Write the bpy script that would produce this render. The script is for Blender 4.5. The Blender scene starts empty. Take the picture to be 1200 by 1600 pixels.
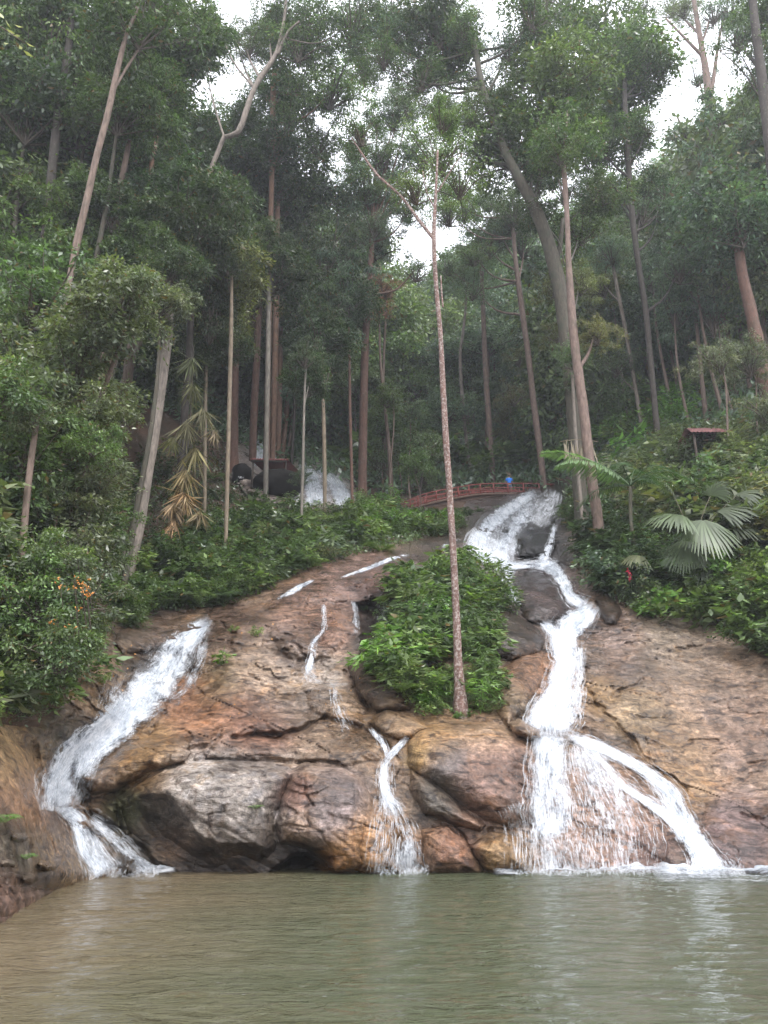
import bpy, math, random
import numpy as np
from mathutils import Vector, Matrix

scene = bpy.context.scene
C = scene.collection
rng = np.random.RandomState(7)
random.seed(7)

# ------------------------------------------------------------------ camera
F = 1232.0            # focal length in pixels of the 1200 x 1600 photograph
PITCH = math.radians(20.0)
CP, SP = math.cos(PITCH), math.sin(PITCH)
EYE = 1.7
cam_d = bpy.data.cameras.new('camera')
cam = bpy.data.objects.new('camera', cam_d); C.objects.link(cam)
cam.location = (0, 0, EYE)
cam.rotation_euler = (math.radians(90) + PITCH, 0, 0)
cam_d.sensor_fit = 'VERTICAL'
cam_d.sensor_height = 36.0
cam_d.lens = 36.0 * F / 1600.0
cam_d.clip_start = 0.05
cam_d.clip_end = 3000
scene.camera = cam

# ------------------------------------------------------------------ sky, sun, exposure
HAZE = 0.0007
SUN_EL, SUN_AZ = math.radians(58), math.radians(150)   # azimuth clockwise from +Y
world = bpy.data.worlds.new('World'); scene.world = world
world.use_nodes = True
wn, wl = world.node_tree.nodes, world.node_tree.links
wn.clear()
sky = wn.new('ShaderNodeTexSky'); sky.sky_type = 'NISHITA'; sky.sun_disc = False
sky.sun_elevation = SUN_EL; sky.sun_rotation = SUN_AZ
sky.air_density = 1.0; sky.dust_density = 3.0; sky.ozone_density = 1.0
hs = wn.new('ShaderNodeHueSaturation'); hs.inputs['Saturation'].default_value = 0.0
wl.new(sky.outputs[0], hs.inputs['Color'])
ov = wn.new('ShaderNodeMix'); ov.data_type = 'RGBA'; ov.inputs[0].default_value = 0.72
wl.new(hs.outputs[0], ov.inputs[6]); ov.inputs[7].default_value = (15.3, 15.7, 17.2, 1)   # cloud cover
bg = wn.new('ShaderNodeBackground'); bg.inputs['Strength'].default_value = 0.115
wl.new(ov.outputs[2], bg.inputs['Color'])
wo = wn.new('ShaderNodeOutputWorld'); wl.new(bg.outputs[0], wo.inputs['Surface'])

sun_d = bpy.data.lights.new('sun', 'SUN'); sun_d.energy = 1.5
sun_d.angle = math.radians(22); sun_d.color = (1.0, 0.975, 0.94)
sun = bpy.data.objects.new('sun', sun_d); C.objects.link(sun)
sun.location = (20, -30, 80)
sdir = Vector((math.sin(SUN_AZ) * math.cos(SUN_EL), math.cos(SUN_AZ) * math.cos(SUN_EL), math.sin(SUN_EL)))
sun.rotation_euler = sdir.to_track_quat('Z', 'Y').to_euler()

scene.view_settings.view_transform = 'Standard'
scene.view_settings.look = 'None'
scene.view_settings.gamma = 1.0
scene.view_settings.use_curve_mapping = False
scene.view_settings.exposure = 1.05
scene.render.engine = 'CYCLES'
cy = scene.cycles
cy.max_bounces = 6; cy.diffuse_bounces = 3; cy.glossy_bounces = 2; cy.transmission_bounces = 3
cy.transparent_max_bounces = 24; cy.volume_bounces = 0
cy.caustics_reflective = False; cy.caustics_refractive = False
cy.sample_clamp_indirect = 4.0
cy.use_denoising = True
cy.use_adaptive_sampling = True; cy.adaptive_threshold = 0.012

# ------------------------------------------------------------------ projection helpers
def ray(u, v):
    x = (np.asarray(u, float) - 600.0) / F
    y = (800.0 - np.asarray(v, float)) / F
    den = CP - y * SP
    return x / den, (SP + y * CP) / den, 1.0 / den      # X/Y, (Z-EYE)/Y, forward/Y

def P(u, v, Y):
    a, b, _ = ray(u, v)
    return np.stack([a * Y, np.asarray(Y, float) + 0 * a, EYE + b * Y], -1)

def mpp(u, v, Y):                      # metres per pixel at that point
    x = (u - 600.0) / F; y = (800.0 - v) / F
    return Y / (CP - y * SP) / F

def proj(X, Y, Z):
    z = Z - EYE
    fwd = Y * CP + z * SP
    up = -Y * SP + z * CP
    return 600 + F * X / fwd, 800 - F * up / fwd

# ------------------------------------------------------------------ numpy noise
def _hash(i, j, k):
    n = (i * 73856093) ^ (j * 19349663) ^ (k * 83492791)
    n = (n ^ (n >> 13)) * 1274126177
    n = n & 0x7fffffff
    n = n ^ (n >> 15)
    return (n & 0xffff) / 32767.5 - 1.0

def vnoise(p):
    f = np.floor(p); t = p - f; t = t * t * t * (t * (t * 6 - 15) + 10)
    i, j, k = f[..., 0].astype(np.int64), f[..., 1].astype(np.int64), f[..., 2].astype(np.int64)
    x, y, z = t[..., 0], t[..., 1], t[..., 2]
    def L(a, b, w): return a + (b - a) * w
    return L(L(L(_hash(i, j, k), _hash(i + 1, j, k), x), L(_hash(i, j + 1, k), _hash(i + 1, j + 1, k), x), y),
             L(L(_hash(i, j, k + 1), _hash(i + 1, j, k + 1), x), L(_hash(i, j + 1, k + 1), _hash(i + 1, j + 1, k + 1), x), y), z)

def fbm(p, octv=4, gain=0.5, ridged=False):
    s = 0; a = 1.0; tot = 0
    q = np.array(p, float)
    for o in range(octv):
        n = vnoise(q + o * 17.3)
        if ridged: n = 1 - 2 * np.abs(n)
        s = s + a * n; tot += a; a *= gain; q = q * 2.03
    return s / tot

# ------------------------------------------------------------------ mesh helpers
def mesh_np(name, V, Fq, mat=None, attrs=None, smooth=True, uv=None):
    """V (n,3); Fq (m,3|4) faces; attrs {name: (n,4)} point colours; uv (n,2)"""
    V = np.ascontiguousarray(V, np.float32); Fq = np.ascontiguousarray(Fq, np.int32)
    me = bpy.data.meshes.new(name)
    k = Fq.shape[1]
    me.vertices.add(len(V)); me.vertices.foreach_set('co', V.ravel())
    me.loops.add(Fq.size); me.loops.foreach_set('vertex_index', Fq.ravel())
    me.polygons.add(len(Fq))
    me.polygons.foreach_set('loop_start', np.arange(0, Fq.size, k, dtype=np.int32))
    me.polygons.foreach_set('loop_total', np.full(len(Fq), k, np.int32))
    if smooth: me.polygons.foreach_set('use_smooth', np.ones(len(Fq), bool))
    for an, av in (attrs or {}).items():
        at = me.color_attributes.new(an, 'FLOAT_COLOR', 'POINT')
        at.data.foreach_set('color', np.ascontiguousarray(av, np.float32).ravel())
    if uv is not None:
        ul = me.uv_layers.new(name='flow')
        ul.data.foreach_set('uv', np.ascontiguousarray(uv[Fq.ravel()], np.float32).ravel())
    me.update(calc_edges=True)
    if mat: me.materials.append(mat)
    return me

def obj(name, me, parent=None, loc=None, color=None):
    o = bpy.data.objects.new(name, me); C.objects.link(o)
    if parent: o.parent = parent
    if loc is not None: o.location = tuple(float(t) for t in loc)
    if color: o.color = (*color, 1)
    return o

def thing(o, label, cat, group=None):
    o['label'] = label; o['category'] = cat
    if group: o['group'] = group
    return o

def empty(name, loc, label, cat, group=None):
    o = bpy.data.objects.new(name, None); C.objects.link(o)
    o.location = tuple(float(t) for t in loc); o.empty_display_size = 0.2
    return thing(o, label, cat, group)

def grid_faces(nr, nc):
    i = np.arange((nr - 1) * (nc - 1)); r = i // (nc - 1); c = i % (nc - 1)
    a = r * nc + c
    return np.stack([a, a + nc, a + nc + 1, a + 1], -1)

def tube(path, rad, sides=8, wob=0.0, cap=True, seed=0):
    """path (n,3), rad (n,) -> V, quads"""
    path = np.asarray(path, float); rad = np.asarray(rad, float); n = len(path)
    T = np.gradient(path, axis=0); T /= np.linalg.norm(T, axis=1)[:, None] + 1e-9
    ref = np.array([0.0, 1.0, 0.0]) if abs(T[:, 1]).mean() < 0.7 else np.array([1.0, 0, 0])
    A = np.cross(T, ref); A /= np.linalg.norm(A, axis=1)[:, None] + 1e-9
    B = np.cross(T, A)
    th = np.linspace(0, 2 * math.pi, sides, endpoint=False)
    ring = path[:, None] + rad[:, None, None] * (np.cos(th)[None, :, None] * A[:, None] + np.sin(th)[None, :, None] * B[:, None])
    if wob:
        nn = fbm(ring * 2.0 + seed * 3.1, 3)
        ring = ring + (ring - path[:, None]) * nn[..., None] * wob
    V = ring.reshape(-1, 3)
    q = []
    i = np.arange((n - 1) * sides); r = i // sides; c = i % sides
    a = r * sides + c; b = r * sides + (c + 1) % sides
    Q = np.stack([a, b, b + sides, a + sides], -1)
    if cap:
        V = np.vstack([V, path[-1:]])
        t = len(V) - 1; base = (n - 1) * sides
        cq = np.array([[base + s, base + (s + 1) % sides, t, t] for s in range(0, sides)])
        cq = np.array([[base + s, base + (s + 1) % sides, base + (s + 2) % sides, t] for s in range(0, sides - 1, 2)])
        Q = np.vstack([Q, cq])
    return V, Q

def join(parts):
    Vs, Qs, off = [], [], 0
    for V, Q in parts:
        Vs.append(V); Qs.append(Q + off); off += len(V)
    return np.vstack(Vs), np.vstack(Qs)

def smooth_path(pts, n):
    """Catmull-Rom through pts (k,d) -> (n,d)"""
    p = np.asarray(pts, float); k = len(p)
    if k == 2:
        t = np.linspace(0, 1, n)[:, None]; return p[0] * (1 - t) + p[1] * t
    q = np.vstack([2 * p[0] - p[1], p, 2 * p[-1] - p[-2]])
    t = np.linspace(0, k - 1 - 1e-6, n); i = t.astype(int); f = (t - i)[:, None]
    a, b, c, d = q[i], q[i + 1], q[i + 2], q[i + 3]
    return 0.5 * (2 * b + (c - a) * f + (2 * a - 5 * b + 4 * c - d) * f * f + (3 * b - a - 3 * c + d) * f ** 3)

def boxm(cx, cy, cz, sx, sy, sz, rz=0.0):
    v = np.array([[x, y, z] for x in (-.5, .5) for y in (-.5, .5) for z in (-.5, .5)]) * [sx, sy, sz]
    c, s = math.cos(rz), math.sin(rz)
    v = v @ np.array([[c, s, 0], [-s, c, 0], [0, 0, 1]]) + [cx, cy, cz]
    f = np.array([[0, 1, 3, 2], [4, 6, 7, 5], [0, 4, 5, 1], [2, 3, 7, 6], [0, 2, 6, 4], [1, 5, 7, 3]])
    return v, f

def bar(p0, p1, w, h):
    """rectangular bar from p0 to p1"""
    p0 = np.array(p0, float); p1 = np.array(p1, float); t = p1 - p0; L = np.linalg.norm(t); t /= L
    up = np.array([0, 0, 1.0]) if abs(t[2]) < 0.9 else np.array([0, 1.0, 0])
    s = np.cross(t, up); s /= np.linalg.norm(s); u = np.cross(s, t)
    v = np.array([p + a * s * w / 2 + b * u * h / 2 for p in (p0, p1) for a in (-1, 1) for b in (-1, 1)])
    f = np.array([[0, 1, 3, 2], [4, 6, 7, 5], [0, 4, 5, 1], [2, 3, 7, 6], [0, 2, 6, 4], [1, 5, 7, 3]])
    return v, f

# ------------------------------------------------------------------ materials
class N:
    def __init__(s, name):
        s.m = bpy.data.materials.new(name); s.m.use_nodes = True
        s.n = s.m.node_tree.nodes; s.l = s.m.node_tree.links; s.n.clear()
        s.out = s.n.new('ShaderNodeOutputMaterial')
    def new(s, t, **kw):
        x = s.n.new('ShaderNode' + t)
        for k, v in kw.items(): setattr(x, k, v)
        return x
    def put(s, x, sock, val):
        if hasattr(val, 'is_output') or isinstance(val, bpy.types.NodeSocket): s.l.new(val, x.inputs[sock])
        else: x.inputs[sock].default_value = val
    def noise(s, vec, scale, detail=4, rough=0.55, dist=0.0):
        x = s.new('TexNoise'); x.inputs['Scale'].default_value = scale; x.inputs['Detail'].default_value = detail
        x.inputs['Roughness'].default_value = rough; x.inputs['Distortion'].default_value = dist
        if vec is not None: s.l.new(vec, x.inputs['Vector'])
        return x.outputs['Fac']
    def ramp(s, fac, stops):
        x = s.new('ValToRGB'); cr = x.color_ramp
        while len(cr.elements) < len(stops): cr.elements.new(0.5)
        for e, (p, c) in zip(cr.elements, stops):
            e.position = p; e.color = (*c, 1) if isinstance(c, tuple) else (c, c, c, 1)
        s.l.new(fac, x.inputs[0]); return x.outputs[0]
    def mix(s, fac, a, b, mode='MIX'):
        x = s.new('Mix', data_type='RGBA', blend_type=mode)
        s.put(x, 0, fac)
        for k, c in ((6, a), (7, b)):
            if isinstance(c, tuple): x.inputs[k].default_value = (*c, 1)
            else: s.l.new(c, x.inputs[k])
        return x.outputs[2]
    def math(s, op, a, b=0.5, clamp=False):
        x = s.new('Math', operation=op, use_clamp=clamp); s.put(x, 0, a); s.put(x, 1, b); return x.outputs[0]
    def mapping(s, vec, scale=(1, 1, 1), rot=(0, 0, 0)):
        x = s.new('Mapping'); s.l.new(vec, x.inputs['Vector']); x.inputs['Scale'].default_value = scale
        x.inputs['Rotation'].default_value = rot; return x.outputs[0]
    def bump(s, h, strength=0.5, dist=0.02, prev=None):
        x = s.new('Bump'); x.inputs['Strength'].default_value = strength; x.inputs['Distance'].default_value = dist
        s.l.new(h, x.inputs['Height'])
        if prev is not None: s.l.new(prev, x.inputs['Normal'])
        return x.outputs[0]
    def bsdf(s, color, rough=0.6, normal=None, **kw):
        x = s.new('BsdfPrincipled')
        s.put(x, 'Base Color', (*color, 1) if isinstance(color, tuple) else color)
        s.put(x, 'Roughness', rough)
        if normal is not None: s.l.new(normal, x.inputs['Normal'])
        for k, v in kw.items(): s.put(x, k.replace('_', ' '), v)
        return x
    def done(s, sh):
        s.l.new(sh, s.out.inputs['Surface']); return s.m

def rock_material():
    m = N('wet_rock')
    pos = m.new('NewGeometry').outputs['Position']
    at = m.new('Attribute', attribute_name='tint')
    n1 = m.noise(pos, 0.55, 6, 0.6, 0.6)
    n2 = m.noise(m.mapping(pos, (1.2, 1.2, 3.2), (0.5, 0.35, 0)), 1.5, 7, 0.65, 1.0)
    n3 = m.noise(pos, 9.0, 6, 0.7)
    n4 = m.noise(pos, 55.0, 3, 0.6)
    t = at.outputs['Color']
    c = m.mix(1.0, t, m.mix(m.ramp(n1, [(0.36, 0.0), (0.62, 1.0)]), (0.62, 0.58, 0.55), (1.5, 1.45, 1.40)), 'MULTIPLY')
    c = m.mix(m.ramp(n2, [(0.38, 0.9), (0.46, 0.0)]), c, m.mix(1.0, c, (0.24, 0.20, 0.20), 'MULTIPLY'))
    c = m.mix(m.ramp(n2, [(0.52, 0.0), (0.62, 0.85)]), c, m.mix(1.0, c, (1.75, 1.8, 1.9), 'MULTIPLY'))
    n5 = m.noise(pos, 1.1, 5, 0.6, 1.2)
    c = m.mix(m.ramp(n5, [(0.54, 0.0), (0.66, 0.55)]), c, m.mix(1.0, c, (0.70, 0.78, 0.95), 'MULTIPLY'))
    c = m.mix(m.ramp(n5, [(0.34, 0.5), (0.44, 0.0)]), c, m.mix(1.0, c, (1.25, 0.98, 0.62), 'MULTIPLY'))
    st = m.noise(m.mapping(pos, (4, 4, 0.5), (0.25, 0.0, 0.0)), 1.6, 5, 0.6)
    c = m.mix(m.ramp(st, [(0.36, 0.55), (0.47, 0.0)]), c, m.mix(1.0, c, (0.42, 0.30, 0.24), 'MULTIPLY'))
    c = m.mix(0.8, c, m.ramp(n3, [(0.32, 0.30), (0.5, 0.95), (0.68, 1.6)]), 'MULTIPLY')
    c = m.mix(0.75, c, m.ramp(n4, [(0.32, 0.4), (0.68, 1.55)]), 'MULTIPLY')
    # specks of pale lichen and quartz
    sp = m.noise(pos, 24.0, 2, 0.5)
    c = m.mix(m.ramp(sp, [(0.68, 0.0), (0.73, 0.5)]), c, m.mix(1.0, c, (2.2, 2.3, 2.4), 'MULTIPLY'))
    wet = at.outputs['Alpha']
    r = m.math('SUBTRACT', m.ramp(n1, [(0.3, 0.42), (0.7, 0.72)]), m.math('MULTIPLY', wet, 0.5), True)
    r = m.math('MAXIMUM', r, 0.16)
    c = m.mix(m.math('MULTIPLY', wet, 0.45), c, m.mix(1.0, c, (0.34, 0.30, 0.30), 'MULTIPLY'))
    h = m.math('ADD', m.math('MULTIPLY', n3, 0.7), m.math('MULTIPLY', n4, 0.22))
    nb = m.bump(n2, 0.7, 0.12); nb = m.bump(h, 0.7, 0.035, nb)
    return m.done(m.bsdf(c, r, nb, IOR=1.45).outputs[0])

def soil_material():
    m = N('leaf_litter_soil')
    pos = m.new('NewGeometry').outputs['Position']
    n1 = m.noise(pos, 0.4, 5, 0.6); n2 = m.noise(pos, 6.0, 6, 0.7)
    c = m.ramp(n1, [(0.3, (0.035, 0.028, 0.015)), (0.55, (0.075, 0.042, 0.024)), (0.75, (0.12, 0.058, 0.032))])
    c = m.mix(0.7, c, m.ramp(n2, [(0.3, 0.35), (0.7, 1.4)]), 'MULTIPLY')
    return m.done(m.bsdf(c, 0.95, m.bump(n2, 0.8, 0.1)).outputs[0])

def bark_material(name, spots=None, moss=0.3, pale=0.0):
    pale = -.25 if moss > .9 else pale
    m = N(name)
    tc = m.new('TexCoord').outputs['Object']
    oi = m.new('ObjectInfo')
    v = m.mapping(tc, (1, 1, 0.22))
    n1 = m.noise(v, 9.0, 6, 0.65, 0.4); n2 = m.noise(tc, 1.3, 5, 0.6); n3 = m.noise(tc, 5.0 if spots is None else 11.0, 5, 0.7)
    c = m.mix(1.0, oi.outputs['Color'], m.ramp(n1, [(0.3, 0.45), (0.5, 0.95), (0.72, 1.4)]), 'MULTIPLY')
    c = m.mix(m.ramp(n2, [(0.5, 0.0), (0.68, moss)]), c, (0.045, 0.05, 0.03))
    if spots is not None:
        c = m.mix(m.ramp(n3, [(0.50, 0.0), (0.62, 0.6)]), c, spots)
        c = m.mix(m.ramp(m.noise(tc, 14, 3, .6), [(0.56, 0.0), (0.66, 0.5)]), c, spots)
    else:
        c = m.mix(m.ramp(n3, [(0.58, 0.0), (0.7, 0.25 + pale)]), c, (0.36, 0.33, 0.29))
    return m.done(m.bsdf(c, 0.85, m.bump(n1, 0.9, 0.03)).outputs[0])

def leaf_material(name, gloss=0.40, trans=0.28):
    m = N(name)
    at = m.new('Attribute', attribute_name='rnd')
    sep = m.new('SeparateColor'); m.l.new(at.outputs['Color'], sep.inputs[0])
    oi = m.new('ObjectInfo')
    k = m.ramp(sep.outputs[0], [(0.0, 0.55), (0.6, 1.0), (1.0, 1.7)])  # random leaf tone; the brightest leaves have sky reflection painted in
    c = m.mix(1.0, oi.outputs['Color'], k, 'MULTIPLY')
    c = m.mix(m.ramp(sep.outputs[1], [(0.3, 0.0), (1.0, 0.55)]), c, m.mix(1.0, c, (1.5, 1.35, 0.8), 'MULTIPLY'))
    c = m.mix(m.ramp(sep.outputs[2], [(0.965, 0.0), (0.98, 0.8)]), c, (0.16, 0.09, 0.03))
    b = m.bsdf(c, gloss, None, IOR=1.5)
    t = m.new('BsdfTranslucent'); m.l.new(m.mix(1.0, c, (1.2, 1.5, 0.6), 'MULTIPLY'), t.inputs['Color'])
    mx = m.new('MixShader'); mx.inputs[0].default_value = trans
    m.l.new(b.outputs[0], mx.inputs[1]); m.l.new(t.outputs[0], mx.inputs[2])
    return m.done(mx.outputs[0])

def plain(name, color, rough=0.6, var=0.25, scale=12.0, bump=0.0, spec=None):
    m = N(name)
    tc = m.new('TexCoord').outputs['Object']
    n = m.noise(tc, scale, 5, 0.6)
    c = m.mix(1.0, color, m.ramp(n, [(0.3, 1 - var), (0.7, 1 + var)]), 'MULTIPLY')
    return m.done(m.bsdf(c, rough, m.bump(n, 0.5, bump) if bump else None).outputs[0])

def falls_material():
    m = N('white_water')
    uv = m.new('UVMap', uv_map='flow').outputs[0]
    pos = m.new('NewGeometry').outputs['Position']
    at = m.new('Attribute', attribute_name='dens')
    sep = m.new('SeparateColor'); m.l.new(at.outputs['Color'], sep.inputs[0])
    n0 = m.noise(m.mapping(uv, (2.2, 0.8, 1)), 1.0, 3, 0.6, 0.6)
    n1 = m.noise(m.mapping(uv, (9.0, 1.8, 1)), 1.0, 5, 0.7, 0.7)
    n2 = m.noise(m.mapping(uv, (38.0, 6.0, 1)), 1.0, 3, 0.7, 0.3)
    n3 = m.noise(pos, 13.0, 4, 0.75)
    n = m.math('ADD', m.math('ADD', m.math('MULTIPLY', n0, 0.30), m.math('MULTIPLY', n1, 0.30)), m.math('ADD', m.math('MULTIPLY', n2, 0.22), m.math('MULTIPLY', n3, 0.18)))
    a = m.math('ADD', m.math('MULTIPLY', m.math('SUBTRACT', n, 0.5), 6.0), m.math('MULTIPLY', m.math('SUBTRACT', sep.outputs[0], 0.66), 2.2))
    a = m.math('ADD', a, 0.32, True)
    al = m.math('MULTIPLY', a, sep.outputs[1], True)
    c = m.ramp(n, [(0.38, (0.24, 0.28, 0.33)), (0.48, (0.50, 0.54, 0.59)), (0.55, (0.78, 0.80, 0.83))])  # aerated grey, plus bluish shadow tone put into the water colour
    b = m.bsdf(c, 0.35, m.bump(n, 0.9, 0.10))
    t = m.new('BsdfTranslucent'); m.l.new(c, t.inputs['Color'])
    mx = m.new('MixShader'); mx.inputs[0].default_value = 0.25
    m.l.new(b.outputs[0], mx.inputs[1]); m.l.new(t.outputs[0], mx.inputs[2])
    tr = m.new('BsdfTransparent')
    m2 = m.new('MixShader'); m.l.new(al, m2.inputs[0]); m.l.new(tr.outputs[0], m2.inputs[1]); m.l.new(mx.outputs[0], m2.inputs[2])
    return m.done(m2.outputs[0])

def strand_material():
    m = N('water_spray')
    b = m.bsdf((0.82, 0.84, 0.87), 0.4)
    t = m.new('BsdfTranslucent'); t.inputs['Color'].default_value = (0.92, 0.94, 0.97, 1)
    mx = m.new('MixShader'); mx.inputs[0].default_value = 0.35
    m.l.new(b.outputs[0], mx.inputs[1]); m.l.new(t.outputs[0], mx.inputs[2])
    tr = m.new('BsdfTransparent')
    m2 = m.new('MixShader'); m2.inputs[0].default_value = 0.26
    m.l.new(tr.outputs[0], m2.inputs[1]); m.l.new(mx.outputs[0], m2.inputs[2])
    return m.done(m2.outputs[0])

def pool_material():
    m = N('pool_water')
    pos = m.new('NewGeometry').outputs['Position']
    sep = m.new('SeparateXYZ'); m.l.new(pos, sep.inputs[0])
    n0 = m.noise(pos, 0.25, 3, 0.5)
    # silt: browner over the shallows by the left bank
    sh = m.math('ADD', m.math('MULTIPLY', sep.outputs[0], -0.16), m.math('MULTIPLY', n0, 0.6))
    c = m.mix(m.ramp(sh, [(0.35, 0.0), (1.0, 0.8)]), (0.055, 0.063, 0.034), (0.13, 0.095, 0.055))
    w1 = m.noise(m.mapping(pos, (1.0, 2.0, 1), (0, 0, 0.15)), 3.0, 4, 0.6, 0.8)
    w2 = m.noise(m.mapping(pos, (1.0, 1.8, 1), (0, 0, -0.25)), 9.0, 3, 0.6, 0.4)
    w3 = m.noise(m.mapping(pos, (1.0, 2.0, 1), (0, 0, 0.1)), 0.7, 2, 0.5, 0.3)
    h = m.math('ADD', m.math('ADD', w1, m.math('MULTIPLY', w2, 0.25)), m.math('MULTIPLY', w3, 1.2))
    return m.done(m.bsdf(c, 0.07, m.bump(h, 1.0, 0.12), IOR=1.33, Specular_IOR_Level=0.5).outputs[0])

M_ROCK = rock_material(); M_SOIL = soil_material()
M_BARK = bark_material('smooth_bark'); M_BARKMOSS = bark_material('mossy_bark', None, 0.95)
M_BARKSPOT = bark_material('blotchy_bark', (0.46, 0.42, 0.38), 0.1)
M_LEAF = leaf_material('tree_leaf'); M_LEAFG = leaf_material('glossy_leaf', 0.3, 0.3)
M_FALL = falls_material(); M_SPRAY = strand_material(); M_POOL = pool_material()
M_RED = plain('red_painted_metal', (0.20, 0.040, 0.030), 0.5, 0.3)
M_DECK = plain('stained_concrete', (0.12, 0.075, 0.055), 0.85, 0.4)
M_ROOFRED = plain('faded_red_roofing', (0.20, 0.055, 0.05), 0.7, 0.3, 4.0, 0.02)
M_POST = plain('dark_timber', (0.05, 0.035, 0.025), 0.8, 0.3)

# ================================================================== TERRAIN
CTRL = np.array([
 (-400,1500,9),(-200,1460,11),(0,1440,13),(60,1400,16.2),(130,1376,19.3),(250,1362,21.4),(400,1362,21.5),(600,1362,21.5),
 (850,1362,21.5),(1100,1364,21.2),(1300,1380,19),(1600,1420,15),
 (0,1520,13),(250,1470,21.6),(600,1470,22),(900,1470,22),(1200,1480,21),(1500,1500,17),
 (0,1300,14.6),(0,1180,16.8),(80,1250,18.6),(-200,1300,12),(-200,1100,14),(0,1050,19),(0,900,22),(100,1000,22.5),(150,1100,23),
 (90,1250,21),(130,1180,22.5),(200,1110,25),(270,1040,28),(325,968,31),(230,1000,29),
 (250,1200,22.2),(300,1150,23.6),(400,1150,23.8),(350,1050,27),(450,1050,27.5),(420,950,32),(440,930,33),(500,1000,29.5),(550,900,36),(620,872,38.5),
 (600,1150,23.8),(700,1130,24.2),(720,1105,25.8),(650,1000,29),(700,900,35),(800,1140,24),(800,1000,29.5),
 (300,1300,21.6),(500,1300,21.6),(700,1300,21.9),(900,1300,22.2),(1000,1200,24.4),(1100,1300,22.6),(1200,1200,24.5),(1200,1340,21.7),
 (1000,1100,27),(1000,1000,30.5),(1200,1100,27),(1200,1050,28.5),(1100,1000,31),(1400,1100,25),
 (870,1090,27),(880,1000,31),(925,945,34),(850,930,35),(850,880,40),(780,885,40),(760,830,47),(850,800,52),(860,772,60),(780,772,66),
 (1000,940,33.5),(1000,860,38),(1100,900,34.5),(1200,1000,29.5),(1200,860,33.5),(1200,700,45),(1000,750,48),(940,855,38),(1050,650,62),(1400,900,30),(1400,600,50),
 (200,950,31),(190,890,33),(350,870,38),(300,800,43),(500,830,43),(600,820,47),(400,780,49),(550,790,54),(650,790,62),(100,800,28),(0,700,28),(200,700,46),
 (0,500,40),(200,550,62),(-300,900,18),(-400,500,30),(-800,900,15),(-800,400,28),
 (400,700,66),(500,700,84),(650,740,84),(750,700,95),(900,700,82),(600,600,110),(750,560,125),(900,560,110),(1100,500,95),(300,450,88),(100,400,70),(1300,450,72),
 (1800,1000,22),(1800,500,45),
], float)
_c = CTRL[:, :2] / 400.0; _d = np.log(CTRL[:, 2])
def _phi(r2): return np.where(r2 > 0, 0.5 * r2 * np.log(r2 + 1e-12), 0)
def _solve():
    n = len(_c); r2 = ((_c[:, None] - _c[None]) ** 2).sum(-1)
    A = np.zeros((n + 3, n + 3)); A[:n, :n] = _phi(r2) + np.eye(n) * 0.004
    A[:n, n] = 1; A[:n, n + 1:] = _c; A[n:, :n] = A[:n, n:].T
    b = np.zeros(n + 3); b[:n] = _d
    return np.linalg.solve(A, b)
_w = _solve()
def D0(u, v):
    u = np.asarray(u, float) / 400.0; v = np.asarray(v, float) / 400.0
    sh = np.broadcast(u, v).shape; u = np.broadcast_to(u, sh).ravel(); v = np.broadcast_to(v, sh).ravel()
    out = np.zeros(len(u))
    for s in range(0, len(u), 40000):
        q = np.stack([u[s:s + 40000], v[s:s + 40000]], -1)
        r2 = ((q[:, None] - _c[None]) ** 2).sum(-1)
        out[s:s + 40000] = _phi(r2) @ _w[:-3] + _w[-3] + q @ _w[-2:]
    return np.exp(np.clip(out, math.log(6), math.log(190))).reshape(sh)

# ---- rasters over the rocky part of the slope (picture coordinates of the survey, 2 px step)
ST = 2.0
US = np.arange(-160, 1361, ST); VS = np.arange(730, 1479, ST)
UU, VV = np.meshgrid(US, VS)
cu, cv = np.meshgrid(np.arange(-160, 1361, 20.0), np.arange(730, 1491, 20.0))
_cd = np.log(D0(cu, cv))
def bil(A, u, v, u0, v0, st):
    x = np.clip((np.asarray(u) - u0) / st, 0, A.shape[1] - 1.001); y = np.clip((np.asarray(v) - v0) / st, 0, A.shape[0] - 1.001)
    i = x.astype(int); j = y.astype(int); fx = x - i; fy = y - j
    return (A[j, i] * (1 - fx) + A[j, i + 1] * fx) * (1 - fy) + (A[j + 1, i] * (1 - fx) + A[j + 1, i + 1] * fx) * fy
DB = np.exp(bil(_cd, UU, VV, -160, 730, 20.0))
P0 = P(UU, VV, DB)
MP = mpp(UU, VV, DB)
WX = fbm(P0 * 0.9, 4) ; WZ = fbm(P0 * 0.9 + 40, 4)
W2 = fbm(P0 * 3.5, 3)
WU = UU + WX * 11 + W2 * 3; WV = VV + WZ * 9 + fbm(P0 * 3.5 + 9, 3) * 3

def poly_sd(poly, X, Y):
    """signed distance, positive inside"""
    p = np.asarray(poly, float); n = len(p)
    d = np.full(X.shape, 1e9); ins = np.zeros(X.shape, bool)
    for i in range(n):
        a = p[i]; b = p[(i + 1) % n]; e = b - a
        wx, wy = X - a[0], Y - a[1]
        t = np.clip((wx * e[0] + wy * e[1]) / (e @ e + 1e-9), 0, 1)
        d = np.minimum(d, (wx - t * e[0]) ** 2 + (wy - t * e[1]) ** 2)
        if a[1] != b[1]:
            c = ((a[1] > Y) != (b[1] > Y)) & (X < (b[0] - a[0]) * (Y - a[1]) / (b[1] - a[1]) + a[0])
            ins ^= c
    d = np.sqrt(d); return np.where(ins, d, -d)

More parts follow.
